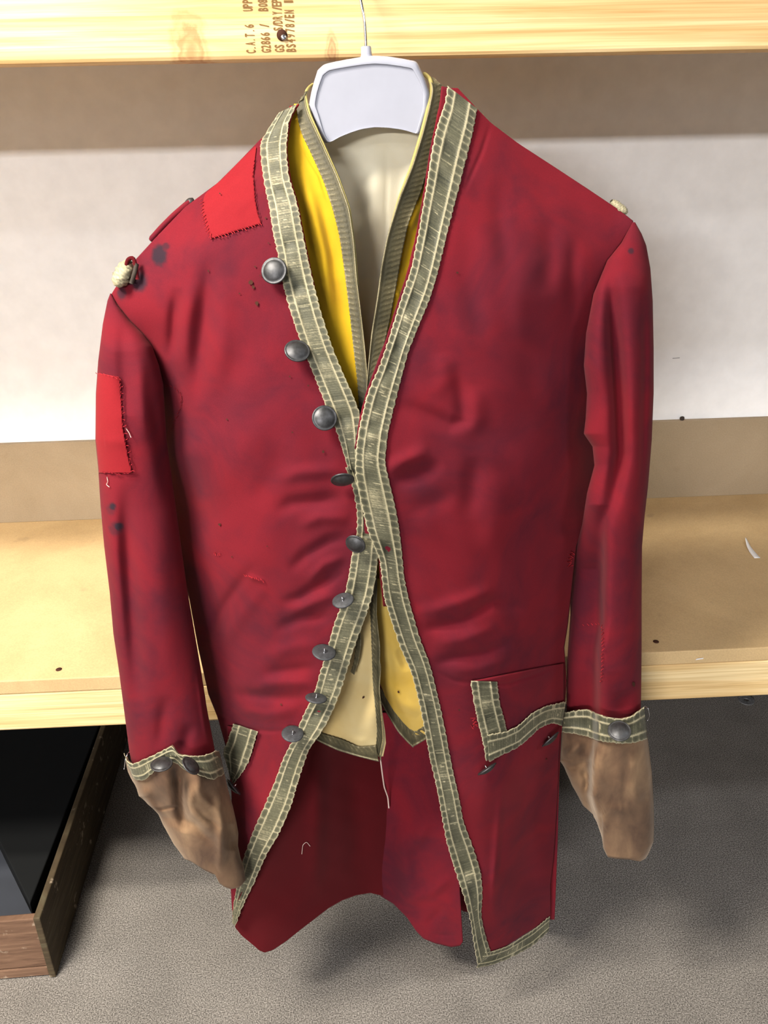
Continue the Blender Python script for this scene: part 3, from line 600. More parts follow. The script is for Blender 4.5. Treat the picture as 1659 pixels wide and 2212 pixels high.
# cuffs
CFL = Sleeve([(270, 1630), (276, 1652), (291, 1690), (300, 1720), (310, 1745), (320, 1770), (342, 1798), (352, 1830), (360, 1850), (375, 1885), (400, 1925)],
             [(466, 1620), (476, 1640), (484, 1672), (494, 1710), (503, 1742), (511, 1778), (515, 1802), (514, 1830), (519, 1855), (527, 1885), (531, 1925)],
             [(1600, .832), (1700, .825), (1800, .815), (1925, .800)], [(1600, .044), (1700, .046), (1800, .040), (1925, .026)],
             [([(384, 1630), (388, 1700), (394, 1780), (398, 1840)], 10, -20*mm), ([(420, 1650), (432, 1720), (446, 1790), (452, 1850)], 20, 12*mm), ([(300, 1690), (325, 1770), (352, 1830)], 8, 7*mm), ([(405, 1770), (412, 1720), (408, 1680)], 5, 4*mm), ([(340, 1700), (352, 1760), (372, 1830)], 17, -6*mm), ([(400, 1690), (410, 1760), (420, 1800)], 12, 7*mm), ([(398, 1780), (430, 1815), (464, 1845)], 10, -8*mm), ([(470, 1700), (480, 1790), (476, 1860), (468, 1900)], 8, 8*mm), ([(440, 1690), (450, 1760), (462, 1820)], 13, -5*mm), ([(300, 1715), (318, 1712), (328, 1722)], 6, 3*mm), ([(338, 1780), (380, 1752)], 3.5, -4*mm), ([(420, 1700), (450, 1740), (478, 1770)], 7, 4*mm), ([(415, 1740), (445, 1780), (480, 1800)], 6, -4*mm), ([(500, 1780), (508, 1840)], 10, -6*mm), ([(430, 1660), (428, 1720)], 6, 3*mm)], 2.2)
CFR = Sleeve([(1212, 1540), (1209, 1600), (1207, 1650), (1214, 1672), (1219, 1690), (1224, 1715), (1236, 1752), (1258, 1788), (1282, 1804), (1290, 1825), (1300, 1860)],
             [(1389, 1530), (1394, 1560), (1400, 1600), (1408, 1670), (1412, 1740), (1413, 1800), (1412, 1838), (1404, 1850), (1394, 1860)],
             [(1520, .846), (1700, .842), (1860, .838)], [(1520, .040), (1700, .042), (1860, .030)],
             [([(1215, 1640), (1240, 1620), (1262, 1600)], 7, 9*mm), ([(1225, 1690), (1250, 1660), (1275, 1640)], 8, -6*mm), ([(1250, 1770), (1258, 1720), (1268, 1680)], 5, 5*mm), ([(1300, 1760), (1330, 1752), (1370, 1762)], 9, 3*mm), ([(1310, 1690), (1322, 1740), (1318, 1800)], 7, -3*mm), ([(1360, 1690), (1376, 1720), (1398, 1712)], 7, 3*mm), ([(1292, 1610), (1282, 1680), (1280, 1760), (1296, 1800)], 6, 5*mm), ([(1290, 1640), (1300, 1690), (1318, 1720)], 6, 3*mm), ([(1340, 1610), (1336, 1720), (1338, 1850)], 3.5, 2.2*mm), ([(1352, 1612), (1362, 1660)], 6, -3*mm), ([(1265, 1660), (1272, 1740)], 8, -10*mm), ([(1390, 1640), (1396, 1760)], 10, -3*mm)], 3.2, ([(1288, 1530), (1287, 1600), (1279, 1640), (1275, 1750), (1282, 1790), (1285, 1860)], .062, 3.0, 1480, 1530))
def hemL(x, y, fr):
    y = y*np.ones_like(x); t = np.clip((y-1720)/200, 0, 1)
    topl = np.interp(x, [269, 276, 286, 330, 372, 380, 386, 420, 445, 467], [1627, 1645, 1651, 1632, 1610, 1621, 1630, 1633, 1631, 1621])+1
    up = np.clip(1-(y-1634)/70, 0, 1)*(topl-1634)
    hem = np.interp(x, [300, 352, 372, 410, 440, 465, 472, 485, 500, 520, 532], [1770, 1834, 1846, 1860, 1878, 1889, 1905, 1914, 1919, 1915, 1900])
    return t*(np.minimum(hem, 1925)-1922)+up+(1-fr)*np.clip(1-(y-1634)/70, 0, 1)*8
def hemR(x, y, fr):
    y = y*np.ones_like(x); t = np.clip((y-1640)/220, 0, 1)
    topl = np.interp(x, [1213, 1240, 1270, 1286, 1310, 1340, 1365, 1391], [1541, 1535, 1532, 1540, 1549, 1553, 1547, 1528])+1
    up = np.clip(1-(y-1536)/70, 0, 1)*(topl-1536)
    hem = np.interp(x, [1205, 1235, 1260, 1285, 1300, 1303, 1312, 1330, 1360, 1385, 1400, 1413], [1690, 1752, 1789, 1803, 1808, 1832, 1850, 1853, 1855, 1860, 1852, 1836])
    return t*(hem-1860)+up+(1-fr)*np.clip(1-(y-1536)/70, 0, 1)*8
zero = lambda x, y, fr: {'stain': 0*x+0*y}
cuf_l = CFL.mesh('cuff', 1634, 1922, 110, 120, M['velvet'], coat, zero, hemL, .0018)
cuf_r = CFR.mesh('cuff', 1536, 1860, 120, 120, M['velvet'], coat, zero, hemR, .0018)
lace('lace_trim', [(269, 1628), (276, 1646), (286, 1652), (330, 1633), (372, 1611), (380, 1622), (386, 1631), (420, 1634), (445, 1632), (467, 1622)],
     [(278, 1658), (292, 1684), (312, 1684), (335, 1664), (368, 1643), (384, 1648), (396, 1660), (430, 1674), (460, 1684), (484, 1670)], lambda x, y: CFL.depth(np.clip(x, CFL.L(y)+1.5, CFL.R(y)-1.5), y), cuf_l, M['lace'], .0030, seed=10)
lace('lace_trim', [(1213, 1542), (1240, 1536), (1270, 1533), (1286, 1541), (1310, 1550), (1340, 1554), (1365, 1548), (1391, 1528)],
     [(1213, 1580), (1240, 1583), (1270, 1590), (1288, 1597), (1310, 1602), (1340, 1605), (1368, 1603), (1397, 1595)], lambda x, y: CFR.depth(np.clip(x, CFR.L(y)+1.5, CFR.R(y)-1.5), y), cuf_r, M['lace'], .0030, seed=11)

# buttons: domed front with rim, flat back and wire shank
def button(px, py, Y, r_px, up, right, back=False, parent=coat, oval=False):
    """normal = towards camera, tipped by up/right (camera-space tangents)"""
    c = P(px, py, Y); toc = CAMP-c; toc /= np.linalg.norm(toc)
    n = toc+up*UP+right*RIGHT; n /= np.linalg.norm(n)
    r = r_px/F*((c-CAMP)@fwd)
    sgn = -1 if back else 1
    prof = [(r*.02, -.0012), (r*.90, -.0012), (r*.99, -.0004), (r, .0002), (r*.97, .0010), (r*.90, .0011), (r*.86, .0008), (r*.75, .0020), (r*.55, .0033), (r*.30, .0041), (r*.05, .0044)]
    v, f = lathe_geo(prof, 36, c, n*sgn)
    b = link('button', v, f, M['pewter_flat'] if back else M['pewter'], parent)
    e = c - n*sgn*.0012; s1 = -n*sgn
    a1 = np.cross(s1, RIGHT); a1 /= np.linalg.norm(a1)
    th = np.linspace(0, math.pi, 9)
    lp = [e+a1*.0022*math.cos(t)+s1*.0042*math.sin(t) for t in th]
    tube('shank', lp, .0006, M['steel'], b, 6)
    return b
bd = lambda x, y, o=.010: float(dFL(np.array([x]), np.array([y]))[0])-o
button(592, 585, bd(592, 585, .012), 29, .25, -.30)
button(642, 758, bd(642, 758, .012), 28, .62, .10)
button(701, 903, bd(701, 903, .012), 27.5, .12, .10)
button(740, 1036, bd(740, 1036, .013), 26, -1.9, .15)
button(768, 1175, bd(768, 1175, .015), 23, -.75, -.45)
button(741, 1297, bd(741, 1297, .014), 24, 1.25, -.35, True)
button(700, 1409, bd(700, 1409, .014), 26, 1.45, .25, True)
button(683, 1508, bd(683, 1508, .014), 24, 4.0, .5, True)
button(632, 1585, bd(632, 1585, .014), 24, 1.35, .12, True)
fd = lambda x, y, o=.010: float(dFR(np.array([x]), np.array([y]))[0])-o
button(1052, 1661, fd(1052, 1661, .012), 24, -3.2, 2.0)
button(1189, 1597, fd(1189, 1597, .014), 24, -2.2, 1.9)
button(505, 1700, bd(505, 1700, .016), 22, -2.5, -2.6)
button(1338, 1579, float(CFR.depth(np.array([1338.]), np.array([1579.]))[0])-.017, 25, .72, .0, False, cuf_r)
button(349, 1651, float(CFL.depth(np.array([349.]), np.array([1651.]))[0])-.017, 24, 1.9, -.25, False, cuf_l)
button(412, 1654, float(CFL.depth(np.array([412.]), np.array([1654.]))[0])-.017, 23, 2.6, 2.6, False, cuf_l)

# patches with whip stitches
def stitches(poly, depth, spacing, length, parent, mat, ang=.5, off=.0018, seed=3, rad=.00035):
    r = np.random.default_rng(seed); a = np.array(poly, float)
    L_ = np.linalg.norm(np.diff(a, axis=0), axis=1).sum(); n = int(L_/spacing)
    p = smooth_poly(a, n) if len(a) > 2 else np.linspace(a[0], a[-1], n); T = np.gradient(p, axis=0); T /= np.linalg.norm(T, axis=1)[:, None]
    V = []; Fc = []
    for i in range(n):
        d = T[i]*math.cos(ang)+np.array([-T[i][1], T[i][0]])*math.sin(ang)*(1 if i % 2 or ang < 1.2 else -1)
        l = length*r.uniform(.6, 1.3); q = p[i]+r.normal(0, .8, 2)
        X = np.array([q-d*l/2, q, q+d*l/2]); Y = depth(X[:, 0], X[:, 1])-off-np.array([0, .0004, 0])
        v, f = tube_geo(P(X[:, 0], X[:, 1], Y), rad, 5); n0 = len(V)
        V += v.tolist(); Fc += [tuple(k+n0 for k in g) for g in f]
    return link('stitching', V, Fc, mat, parent, True, kind='stuff')
Lq = pl([(551, 318), (515, 353), (470, 398), (440, 420), (436, 455), (445, 490), (456, 515)])
t = np.linspace(0, 1, 60)
le = smooth_poly([(551, 316), (515, 351), (478, 389), (441, 420), (436, 455), (445, 490), (456, 515)], 60); re = smooth_poly([(553, 318), (550, 345), (547, 380), (550, 430), (557, 465), (564, 482)], 60)
ss = np.linspace(0, 1, 50)[None, :, None]; g2 = le[:, None, :]*(1-ss)+re[:, None, :]*ss
grid('shoulder_patch', P(g2[..., 0], g2[..., 1], dFL(g2[..., 0], g2[..., 1])-.0022-.0006*wob(g2[..., 0], g2[..., 1], 40, 2)), M['red_patch'], coat, .0014, label='brighter red sewn patch')
pc = bpy.data.objects['shoulder_patch']
stitches([(436, 430), (437, 455), (445, 490), (456, 515), (510, 500), (564, 482)], dFL, 7, 9, pc, M['thread_red'], 1.1, .003)
stitches([(564, 482), (552, 440), (547, 380), (550, 345)], dFL, 8, 6, pc, M['thread_dark'], .4, .0030)
Ls = lambda y: SLL.L(y)+.8
x, y, s = rows(Ls, pl([(257, 806), (259, 822), (262, 880), (264, 915), (270, 955), (279, 1000), (285, 1022)]), 806, 1022, 90, 36, lambda s, t: 8*s*(1-t))
dSL = lambda x, y: SLL.depth(x, y)
grid('sleeve_patch', P(x, y, dSL(x, y)-.0020-.0012*np.exp(-((y-955)/14)**2)*(s > .3)), M['red_patch'], sl_l, .0012, label='brighter red sewn patch on the sleeve')
stitches([(210, 806), (232, 811), (258, 818)], dSL, 7, 6, sl_l, M['thread_red'], .5, .0030)
stitches([(260, 822), (263, 900), (270, 955), (285, 1022), (250, 1023), (225, 1021)], dSL, 8, 7, sl_l, M['thread_dark'], .35, .0034, rad=.0005)
stitches([(262, 822), (266, 900), (274, 955), (288, 1018)], dSL, 13, 6, sl_l, M['thread_red'], 1.2, .0030)
stitches([(352, 832), (375, 836), (392, 854), (390, 880), (372, 925)], dFL, 8, 6, coat, M['thread_dark'], .4, .0016)
stitches([(1262, 1350), (1300, 1348), (1303, 1400), (1300, 1470)], SLR.depth, 8, 6, sl_r, M['thread_red'], .8, .0020)
tube('loose_thread', smooth_poly(P(np.array([272, 279, 283]), np.array([925, 935, 945]), dSL(np.array([272, 279, 283]), np.array([925, 935, 945]))-.003), 8), .0004, M['thread_pale'], sl_l, 5)
tube('loose_thread', smooth_poly(P(np.array([231, 233, 230, 236]), np.array([1030, 1040, 1047, 1052]), dSL(np.array([231, 233, 230, 236]), np.array([1030, 1040, 1047, 1052]))-.003), 10), .0004, M['thread_pale'], sl_l, 5)
# moth holes and snags
def spot(name, px, py, depth, parent, rx, ry, mat, seed, off=.0012):
    r = np.random.default_rng(seed); th = np.linspace(0, 2*math.pi, 9, endpoint=False); k = r.uniform(.65, 1.25, 9)
    X = np.r_[px, px+rx*k*np.cos(th)]; Yp = np.r_[py, py+ry*k*np.sin(th)]
    v = P(X, Yp, depth(X, Yp)-off); return link(name, v, [(0, 1+(i+1) % 9, 1+i) for i in range(9)], mat, parent, False)
for i, (a, b, rx, ry) in enumerate([(542, 611, 4.5, 6), (547, 620, 3, 4), (555, 655, 4, 6), (450, 585, 2.2, 2.5), (551, 576, 2, 2), (562, 595, 1.8, 1.8), (592, 613, 1.6, 1.6), (517, 634, 1.6, 1.6), (626, 813, 1.8, 1.8), (666, 833, 1.8, 1.8), (698, 976, 3, 3), (474, 1133, 3.2, 3.2), (490, 906, 2, 2), (631, 934, 1.6, 1.6), (501, 1203, 1.5, 1.5), (577, 1180, 1.5, 1.5), (607, 1522, 2.2, 2.2), (574, 471, 2, 2), (580, 525, 1.6, 1.6), (475, 418, 1.8, 1.8)]):
    spot('moth_hole', a, b, dFL, coat, rx, ry, M['hole'], i, .0016 if i < 19 else .005)
for i, (a, b, rx, ry) in enumerate([(988, 589, 2.4, 2.4), (1180, 1640, 1.6, 1.6), (992, 1534, 1.8, 1.8)]): spot('moth_hole', a, b, dFR, coat, rx, ry, M['hole'], 40+i, .0016)
spot('moth_hole', 1369, 1478, SLR.depth, sl_r, 3.2, 6.5, M['hole'], 52, .0018)
stitches([(528, 1243), (545, 1247), (568, 1255)], dFL, 4, 6, coat, M['thread_red'], .7, .002, 7)
stitches([(464, 1196), (474, 1197)], dFL, 2.5, 6, coat, M['thread_red'], 1.4, .002, 8)
stitches([(1236, 1195), (1229, 1215), (1233, 1222)], dFR, 3, 9, coat, M['thread_red'], 1.3, .0022, 9)
stitches([(1022, 1552), (1028, 1568), (1020, 1570)], dFR, 3, 8, coat, M['thread_red'], 1.2, .0022, 10)
def frayed(pts, depth, parent, mat, off, seed, w=4.0):
    return stitches(pts, depth, 3.2, w*2, parent, mat, 1.0, off, seed, .0005)
# red cloth edge standing beyond the lace at the neck
def edging(name, A_, B_, depth, parent, mat, off, n=90):
    a, b = smooth_poly(A_, n), smooth_poly(B_, n); s_ = np.linspace(0, 1, 5)[None, :, None]; g = a[:, None]*(1-s_)+b[:, None]*s_
    jit = 1.2*wob(g[..., 0], g[..., 1], 9, 4)
    return grid(name, P(g[..., 0]+jit, g[..., 1], depth(g[..., 0], g[..., 1])+off), mat, parent, .0016)
edging('neck_edge', [(636, 228), (618, 262), (612, 320), (618, 380), (636, 440), (648, 500), (660, 560), (674, 620)], [(645, 224), (627, 255), (619, 320), (627, 385), (644, 440), (655, 500), (667, 560), (680, 620)], dFL, coat, M['red_patch'], .0006)
edging('neck_edge', [(954, 186), (950, 225), (938, 280), (928, 330), (914, 420), (900, 500), (882, 580), (860, 650), (835, 730), (812, 790), (790, 850), (776, 910), (766, 970)], [(972, 190), (966, 225), (952, 280), (940, 330), (926, 420), (912, 500), (896, 580), (872, 650), (848, 730), (826, 790), (802, 850), (786, 910), (776, 970)], dFR, coat, M['red'], .0020)
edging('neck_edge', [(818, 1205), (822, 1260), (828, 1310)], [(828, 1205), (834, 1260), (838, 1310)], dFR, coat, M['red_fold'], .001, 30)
# shoulder loops of lace and a strap on the shoulder
def loop_strap(pa, pb, Y0, Y1, rise, half, mat, name, parent, thread=True):
    a, b = P(*pa, Y0), P(*pb, Y0); t_ = np.linspace(0, 1, 14); out = []
    nrm = np.array([-.45 if pa[0] < 830 else .3, -.35, .8])
    for k in t_:
        c = a*(1-k)+b*k+nrm/np.linalg.norm(nrm)*rise*math.sin(math.pi*k)**.6
        out.append([c+np.array([0, half*m, 0])*(1) for m in np.linspace(-1, 1, 8)])
    g = np.array(out); th = .6+.35*np.abs(np.sin(np.arange(14)*1.3))[:, None]*np.ones((1, 8))
    return grid(name, g, mat, parent, .0012, {'thread': th, 'stain': 0*th})
def shoulder_roll(px, py, Y, ang, ln, rad, parent):
    """short roll of gathered lace lying on the shoulder seam"""
    n = 16; m = 18; X = np.linspace(-.5, .5, n); out = []; th = []
    d = math.cos(ang)*RIGHT+math.sin(ang)*UP; e = -math.sin(ang)*RIGHT+math.cos(ang)*UP; f3 = np.array([0., 1., 0.])
    c0 = P(px, py, Y)
    for i, q in enumerate(X):
        ring = []; tr = []
        for k in range(m):
            a = 2*math.pi*k/m; rr = rad*(1-.55*abs(2*q)**3)*(1+.10*math.sin(5*a+i*1.7)+.08*math.sin(9*a-i))
            ring.append(c0+d*q*ln+e*rr*math.cos(a)+f3*rr*1.5*math.sin(a)); tr.append(.55+.45*abs(math.sin(i*1.25+2*a)))
        out.append(ring); th.append(tr)
    return grid('shoulder_loop', np.array(out), M['lace'], parent, 0, {'thread': np.array(th)}, wrap=True, label='frayed lace loop on the shoulder')
shoulder_roll(267, 591, .872, math.radians(62), .027, .0092, coat)
shoulder_roll(1337, 447, .893, math.radians(-38), .020, .0045, coat)
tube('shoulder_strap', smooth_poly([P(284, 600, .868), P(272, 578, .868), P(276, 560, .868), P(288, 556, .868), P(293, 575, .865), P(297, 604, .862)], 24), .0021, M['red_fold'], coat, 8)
tube('shoulder_strap', smooth_poly([P(295, 570, .866), P(291, 590, .862), P(284, 612, .862)], 12), .0024, M['debris'], coat, 8, label='dark cord under the loop')
pp = smooth_poly([P(326, 519, .902), P(350, 492, .902), P(376, 466, .902), P(398, 447, .902), P(414, 434, .902)], 30)
tube('shoulder_strap', pp, np.r_[.0025, np.full(28, .0034), .002], M['red'], coat, 8, 1.8)
v, f = lathe_geo([(.0002, -.001), (.0055, -.001), (.0058, .001), (.003, .003), (.0003, .0035)], 16, P(409, 437, .902), (-.5, -.3, .8)); link('button', v, f, M['pewter'], coat)
# stray threads, pin
tube('loose_thread', smooth_poly([P(822, 1640, .88), P(826, 1672, .885), P(830, 1700, .90), P(838, 1722, .915), P(840, 1745, .918)], 24), .0011, M['thread_pale'], coat, 6)
xx, yy = np.array([652, 654, 662, 670]), np.array([1845, 1825, 1818, 1828]); tube('loose_thread', smooth_poly(P(xx, yy, d1(xx, yy)-.002), 16), .0004, M['thread_pale'], coat, 5)
tube('pin', smooth_poly([P(268, 1662, .82), P(271, 1640, .822), P(277, 1626, .828), P(281, 1624, .835)], 14), .0006, M['steel'], cuf_l, 6)
tube('pin', smooth_poly([P(1392, 1526, .838), P(1400, 1530, .832), P(1403, 1545, .83), P(1399, 1556, .832)], 14), .0006, M['steel'], cuf_r, 6)

# ------------------------------------------------------------------ waistcoat under the coat
wst = empty('yellow_waistcoat', (0.0, .885, .45), 'yellow waistcoat with narrow piped lace and cream lining inside the red coat', 'waistcoat')
WL_out = [(655, 214), (640, 222), (643, 255), (652, 290), (670, 325), (700, 392), (719, 450), (734, 510), (744, 580), (754, 660), (764, 750), (772, 820), (778, 900), (782, 960)]
WL_in = [(672, 184), (656, 200), (664, 240), (692, 300), (729, 380), (755, 450), (765, 520), (771, 600), (781, 680), (790, 760), (795, 820), (800, 900), (804, 960)]
WR_in = [(918, 160), (936, 185), (927, 230), (912, 290), (890, 360), (861, 430), (836, 510), (824, 570), (815, 640), (802, 720), (795, 790), (790, 860), (786, 930)]
WR_out = [(938, 168), (966, 196), (960, 245), (942, 300), (922, 370), (911, 410), (882, 480), (868, 545), (855, 620), (842, 690), (826, 760), (812, 810), (806, 870), (800, 930)]
WLt = TPS([(650, 210, .905), (665, 260, .893), (700, 320, .880), (730, 420, .862), (760, 560, .842), (780, 700, .826), (790, 820, .815), (800, 960, .806), (620, 260, .904), (620, 330, .892), (640, 480, .865), (680, 640, .845), (720, 780, .828), (770, 920, .812), (560, 400, .90), (620, 640, .86)])
WRt = TPS([(940, 180, .905), (925, 260, .893), (900, 330, .882), (870, 430, .862), (840, 560, .840), (820, 690, .824), (800, 800, .812), (792, 930, .802), (960, 260, .902), (940, 340, .890), (915, 450, .872), (890, 560, .850), (860, 680, .832), (830, 790, .815), (800, 900, .803), (1000, 420, .90)])
dWL = lambda x, y: WLt(x, y)-folds(x, y, [([(640, 330), (668, 420), (700, 540), (716, 700)], 9, 5*mm), ([(690, 420), (720, 560), (738, 720)], 9, -5*mm), ([(655, 440), (672, 560)], 8, -3*mm), ([(640, 300), (690, 380), (712, 450)], 2.5, -1.4*mm)])
dWR = lambda x, y: WRt(x, y)-folds(x, y, [([(910, 440), (896, 470), (884, 500)], 6, 4*mm), ([(900, 470), (880, 560), (868, 600)], 7, -4*mm), ([(866, 632), (856, 638)], 4, 3*mm)])
x, y, s = rows(pl([(638, 215), (628, 250), (612, 300), (612, 420), (630, 560), (665, 700), (705, 800), (750, 900), (770, 960)]), pl([(a-4, b) for a, b in WL_in[1:]]), 224, 960, 240, 60)
grid('front_panel', P(x, y, dWL(x, y)), M['yellow'], wst, .0012)
x, y, s = rows(pl([(a+4, b) for a, b in WR_in[1:]]), pl([(962, 190), (966, 240), (960, 300), (962, 380), (950, 450), (930, 550), (900, 650), (860, 750), (825, 830), (806, 900), (800, 930)]), 196, 930, 240, 50)
grid('front_panel', P(x, y, dWR(x, y)+.001), M['yellow'], wst, .0012)
lace('lace_trim', WL_out, WL_in, lambda x, y: dWL(x, y)+.02*np.clip((200-y)/20, 0, 1), wst, M['lace_dark'], .0024, style=2, seed=21, M_=20)
lace('lace_trim', WR_in, WR_out, lambda x, y: dWR(x, y)+.02*np.clip((180-y)/20, 0, 1), wst, M['lace_dark'], .0044, style=1, seed=22, M_=20)
M['piping'] = plain('yellow_piping', (.34, .28, .09), .7)
def pipe(pts, depth, off, rad=.0012):
    a = smooth_poly(pts, 120); tube('piping', P(a[:, 0], a[:, 1], depth(a[:, 0], a[:, 1])+off), rad*np.r_[np.ones(60), np.linspace(1, .25, 60)], M['piping'], wst, 6)
pipe([(676, 182), (668, 186), (658, 200), (664, 226), (668, 244), (693, 300), (729, 380), (755, 450), (766, 530), (774, 620)], lambda x, y: dWL(x, y)+.02*np.clip((195-y)/15, 0, 1), -.001, .0014)
pipe([(916, 160), (928, 166), (934, 188), (926, 232), (911, 290), (890, 358), (861, 430), (838, 510)], lambda x, y: dWR(x, y)+.02*np.clip((175-y)/15, 0, 1), -.001, .0022)
# back lining seen in the neck
x, y, s = rows(pl([(655, 230), (640, 300), (640, 420), (660, 560), (700, 720), (750, 900)]), pl([(945, 200), (945, 300), (935, 420), (905, 580), (870, 720), (830, 900)]), 225, 900, 150, 60)
Yl = np.interp(y, [225, 320, 600, 900], [.918, .930, .925, .885])-.012*(2*s-1)**2-folds(x, y, [([(836, 290), (834, 480), (822, 700)], 2.2, -1.5*mm), ([(815, 310), (808, 420), (800, 600)], 16, 6*mm), ([(765, 330), (762, 440), (775, 600)], 20, -7*mm), ([(870, 330), (866, 440), (850, 560)], 14, -5*mm)])
grid('back_lining', P(x, y, Yl), M['calico'], wst, .001)
# body between, then the two skirt flaps turned to show their lining
x, y, s = rows(pl([(712, 930), (720, 1200), (740, 1330)]), pl([(880, 930), (885, 1200), (890, 1330)]), 930, 1330, 60, 30)
grid('front_panel', P(x, y, .824+.02*np.abs(2*s-1)), M['yellow'], wst, .0012)
FWL = TPS([(790, 1290, .812), (812, 1330, .812), (770, 1400, .815), (820, 1480, .806), (740, 1500, .826), (800, 1550, .802), (700, 1580, .832), (760, 1600, .812), (820, 1625, .806), (835, 1600, .812), (690, 1590, .835)])
dF1 = lambda x, y: FWL(x, y)-folds(x, y, [([(800, 1340), (806, 1450), (808, 1560), (800, 1600)], 12, 6*mm), ([(778, 1440), (740, 1520), (720, 1570)], 12, -6*mm), ([(740, 1590), (775, 1600), (800, 1600)], 6, 2.5*mm)])
top1 = [(793, 1290), (796, 1330), (790, 1400), (770, 1480)]
x, y, s = rows(pl([(784, 1290), (786, 1330), (765, 1370), (745, 1440), (725, 1500), (700, 1545), (685, 1580), (690, 1596), (715, 1606), (770, 1624), (812, 1636)]), pl([(800, 1290), (806, 1380), (812, 1440), (818, 1500), (826, 1540), (832, 1580), (834, 1605), (828, 1632)]), 1290, 1634, 130, 60)
grid('flap_lining', P(x, y, dF1(x, y)), M['cream'], wst, .0012, label='cream lining of the turned flap')
dF1e = lambda x, y: dF1(np.minimum(x, 836), y)
lace('lace_trim', [(797, 1270), (801, 1340), (804, 1420), (806, 1480), (812, 1540), (815, 1580), (812, 1618)], [(812, 1270), (812, 1340), (815, 1400), (824, 1440), (820, 1490), (826, 1540), (832, 1600), (822, 1642)], lambda x, y: dF1e(x, y)+.002, wst, M['lace_dark'], .0020, style=2, seed=23, M_=18)
lace('lace_trim', [(682, 1580), (706, 1588), (740, 1598), (775, 1614), (806, 1612), (812, 1610)], [(680, 1596), (700, 1606), (730, 1620), (770, 1632), (800, 1640), (818, 1644)], dF1e, wst, M['lace_dark'], .0022, style=2, seed=24, M_=16)
lace('lace_end', [(768, 1350), (770, 1390), (765, 1430), (758, 1452)], [(776, 1352), (780, 1390), (775, 1425), (765, 1458)], lambda x, y: dF1(x, y)-.010, wst, M['lace_dark'], .001, style=2, seed=25, M_=10, label='hanging loose lace end')
FWR = TPS([(815, 1260, .822), (850, 1330, .815), (820, 1400, .826), (880, 1450, .812), (825, 1490, .832), (900, 1540, .815), (860, 1560, .832), (893, 1608, .834), (930, 1590, .820)])
dF2 = lambda x, y: FWR(x, y)-folds(x, y, [([(835, 1350), (850, 1410), (880, 1480)], 10, 5*mm), ([(862, 1400), (880, 1450)], 9, -5*mm), ([(830, 1470), (870, 1520), (905, 1545)], 9, 6*mm)])
x, y, s = rows(pl([(812, 1250), (812, 1330), (818, 1400), (818, 1470), (832, 1505), (850, 1535), (870, 1560), (885, 1575), (893, 1590)]), pl([(835, 1250), (850, 1330), (880, 1400), (905, 1470), (920, 1540), (928, 1590)]), 1250, 1588, 120, 50)
grid('flap_lining', P(x, y, dF2(x, y)), M['yellow_lining'], wst, .0012, label='yellow lining of the turned flap')
lace('lace_trim', [(822, 1486), (838, 1512), (862, 1542), (882, 1566), (893, 1585)], [(820, 1510), (836, 1540), (860, 1580), (880, 1602), (893, 1614)], lambda x, y: dF2(x, y)+.004, wst, M['lace_dark'], .002, style=2, seed=26, M_=16)
lace('lace_trim', [(884, 1574), (898, 1580), (916, 1568), (935, 1556)], [(893, 1612), (903, 1606), (920, 1596), (940, 1584)], lambda x, y: dF2(x, y)+.004, wst, M['lace_dark'], .0026, style=2, seed=27, M_=14)
lace('lace_trim', [(806, 1190), (806, 1260), (806, 1330), (806, 1400), (808, 1470), (812, 1500)], [(814, 1190), (815, 1260), (814, 1330), (822, 1400), (820, 1470), (822, 1500)], lambda x, y: .806+0*x, wst, M['lace_dark'], .002, style=2, seed=28, M_=12)
for px, py, dd, n_ in ((785, 1507, dF1, 60), (861, 1495, dF2, 61)): spot('moth_hole', px, py, dd, wst, 2.4, 2.4, M['hole'], n_, .002)

# ------------------------------------------------------------------ clothes hanger
YH = .902
hang = empty('clothes_hanger', tuple(P(800, 200, YH)), 'white plastic hanger with broad flat centre plate and wire hook holding the coat', 'hanger')
outl = [(686, 152), (699, 139), (720, 134), (745, 129), (780, 123), (809, 120), (840, 122), (872, 127), (901, 133), (908, 148), (918, 169), (929, 203), (927, 236), (918, 266), (910, 292), (892, 286), (872, 281), (840, 277), (809, 276), (780, 280), (754, 288), (728, 298), (703, 311), (692, 296), (686, 283), (674, 245), (667, 228), (672, 200), (678, 177)]
o_ = smooth_poly(outl+[outl[0]], 141)[:-1]; cen = np.array([800., 205.])
def inset(k, dy=0): 
    d = o_-cen; return cen+d*k+np.array([0, dy])
def ring(q, Y): return P(q[:, 0], q[:, 1], Y)
def inner(kx, kt, kb):
    d = o_-cen; return cen+d*np.c_[np.full(140, kx), np.where(o_[:, 1] < 205, kt, kb)]
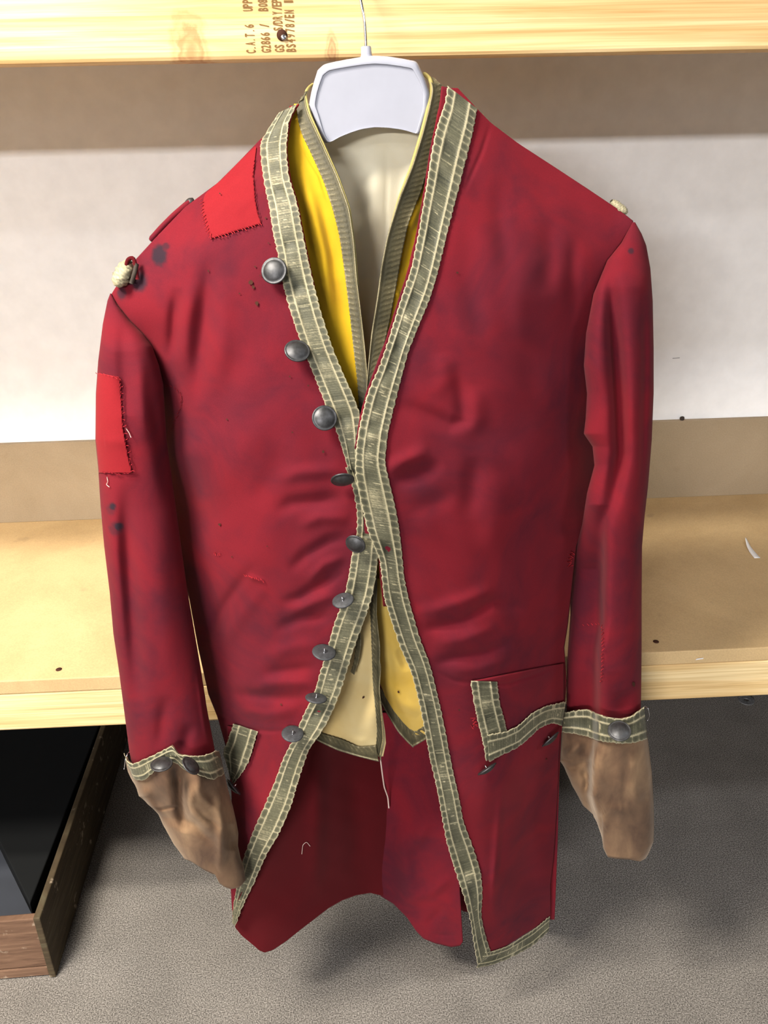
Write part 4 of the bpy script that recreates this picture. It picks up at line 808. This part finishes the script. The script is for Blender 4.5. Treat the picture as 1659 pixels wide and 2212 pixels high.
rings = [ring(inset(.97), YH+.012), ring(inset(.99), YH+.011), ring(inset(1.), YH+.008), ring(inset(1.), YH-.001), ring(inset(.995), YH-.0035), ring(inner(.982, .965, .992), YH-.0058), ring(inner(.955, .91, .985), YH-.0074), ring(inner(.925, .83, .978), YH-.0080),
         ring(inner(.905, .80, .972), YH-.0080), ring(inner(.895, .775, .968), YH-.0064), ring(inner(.45, .40, .48), YH-.0064)]
g = np.array(rings); nr = len(rings)
fc = gfaces(nr, 140, True)[:, ::-1].tolist(); base = nr*140
vv = np.vstack([g.reshape(-1, 3), P(cen[0], cen[1], YH-.0064)[None], P(cen[0], cen[1], YH+.012)[None]])
fc += [((nr-1)*140+(k+1) % 140, (nr-1)*140+k, base) for k in range(140)]+[(k, (k+1) % 140, base+1) for k in range(140)]
hp = link('centre_plate', vv, fc, M['white_plastic'], hang, False)
hp.data.polygons.foreach_set('use_smooth', [k < 7*140 for k in range(len(hp.data.polygons))])
import bmesh
bm = bmesh.new(); bm.from_mesh(hp.data); bmesh.ops.recalc_face_normals(bm, faces=bm.faces[:]); bm.to_mesh(hp.data); bm.free()
for pts_ in ([(700, 215), (650, 285), (575, 372), (485, 455), (415, 512), (350, 580), (312, 630)], [(905, 215), (975, 290), (1055, 340), (1135, 392), (1210, 442), (1275, 488), (1315, 520)]):
    a = smooth_poly(pts_, 40); tube('arm', P(a[:, 0], a[:, 1], YH+.012), np.full(40, .008), M['white_plastic'], hang, 14, 1.1)
nk0, nk1 = P(792, 126, YH+.002), P(790.5, 100, YH+.002)
tube('hook_socket', np.array([nk0, nk0*.7+nk1*.3, nk0*.05+nk1*.95, nk1]), [.0062, .0052, .0048, .0040], M['white_plastic'], hang, 16)
zt = ZBEAM+.095+.0022
hk = [nk1-np.array([0, 0, .004]), P(790, 90, YH+.002), P(789, 68, YH+.003), P(787.5, 46, YH+.004), P(783.5, 22, YH+.006), P(779, 0, YH+.010)]
e = hk[-1]; hk += [np.array([e[0]-.004, YB-.012, zt-.020]), np.array([e[0]-.005, YB-.002, zt-.004]), np.array([e[0]-.005, YB+.010, zt]), np.array([e[0]-.005, YB+.030, zt]), np.array([e[0]-.005, YB+.043, zt-.006]), np.array([e[0]-.005, YB+.046, zt-.022])]
tube('hook', smooth_poly(hk, 140), .0014, M['steel'], hang, 10)
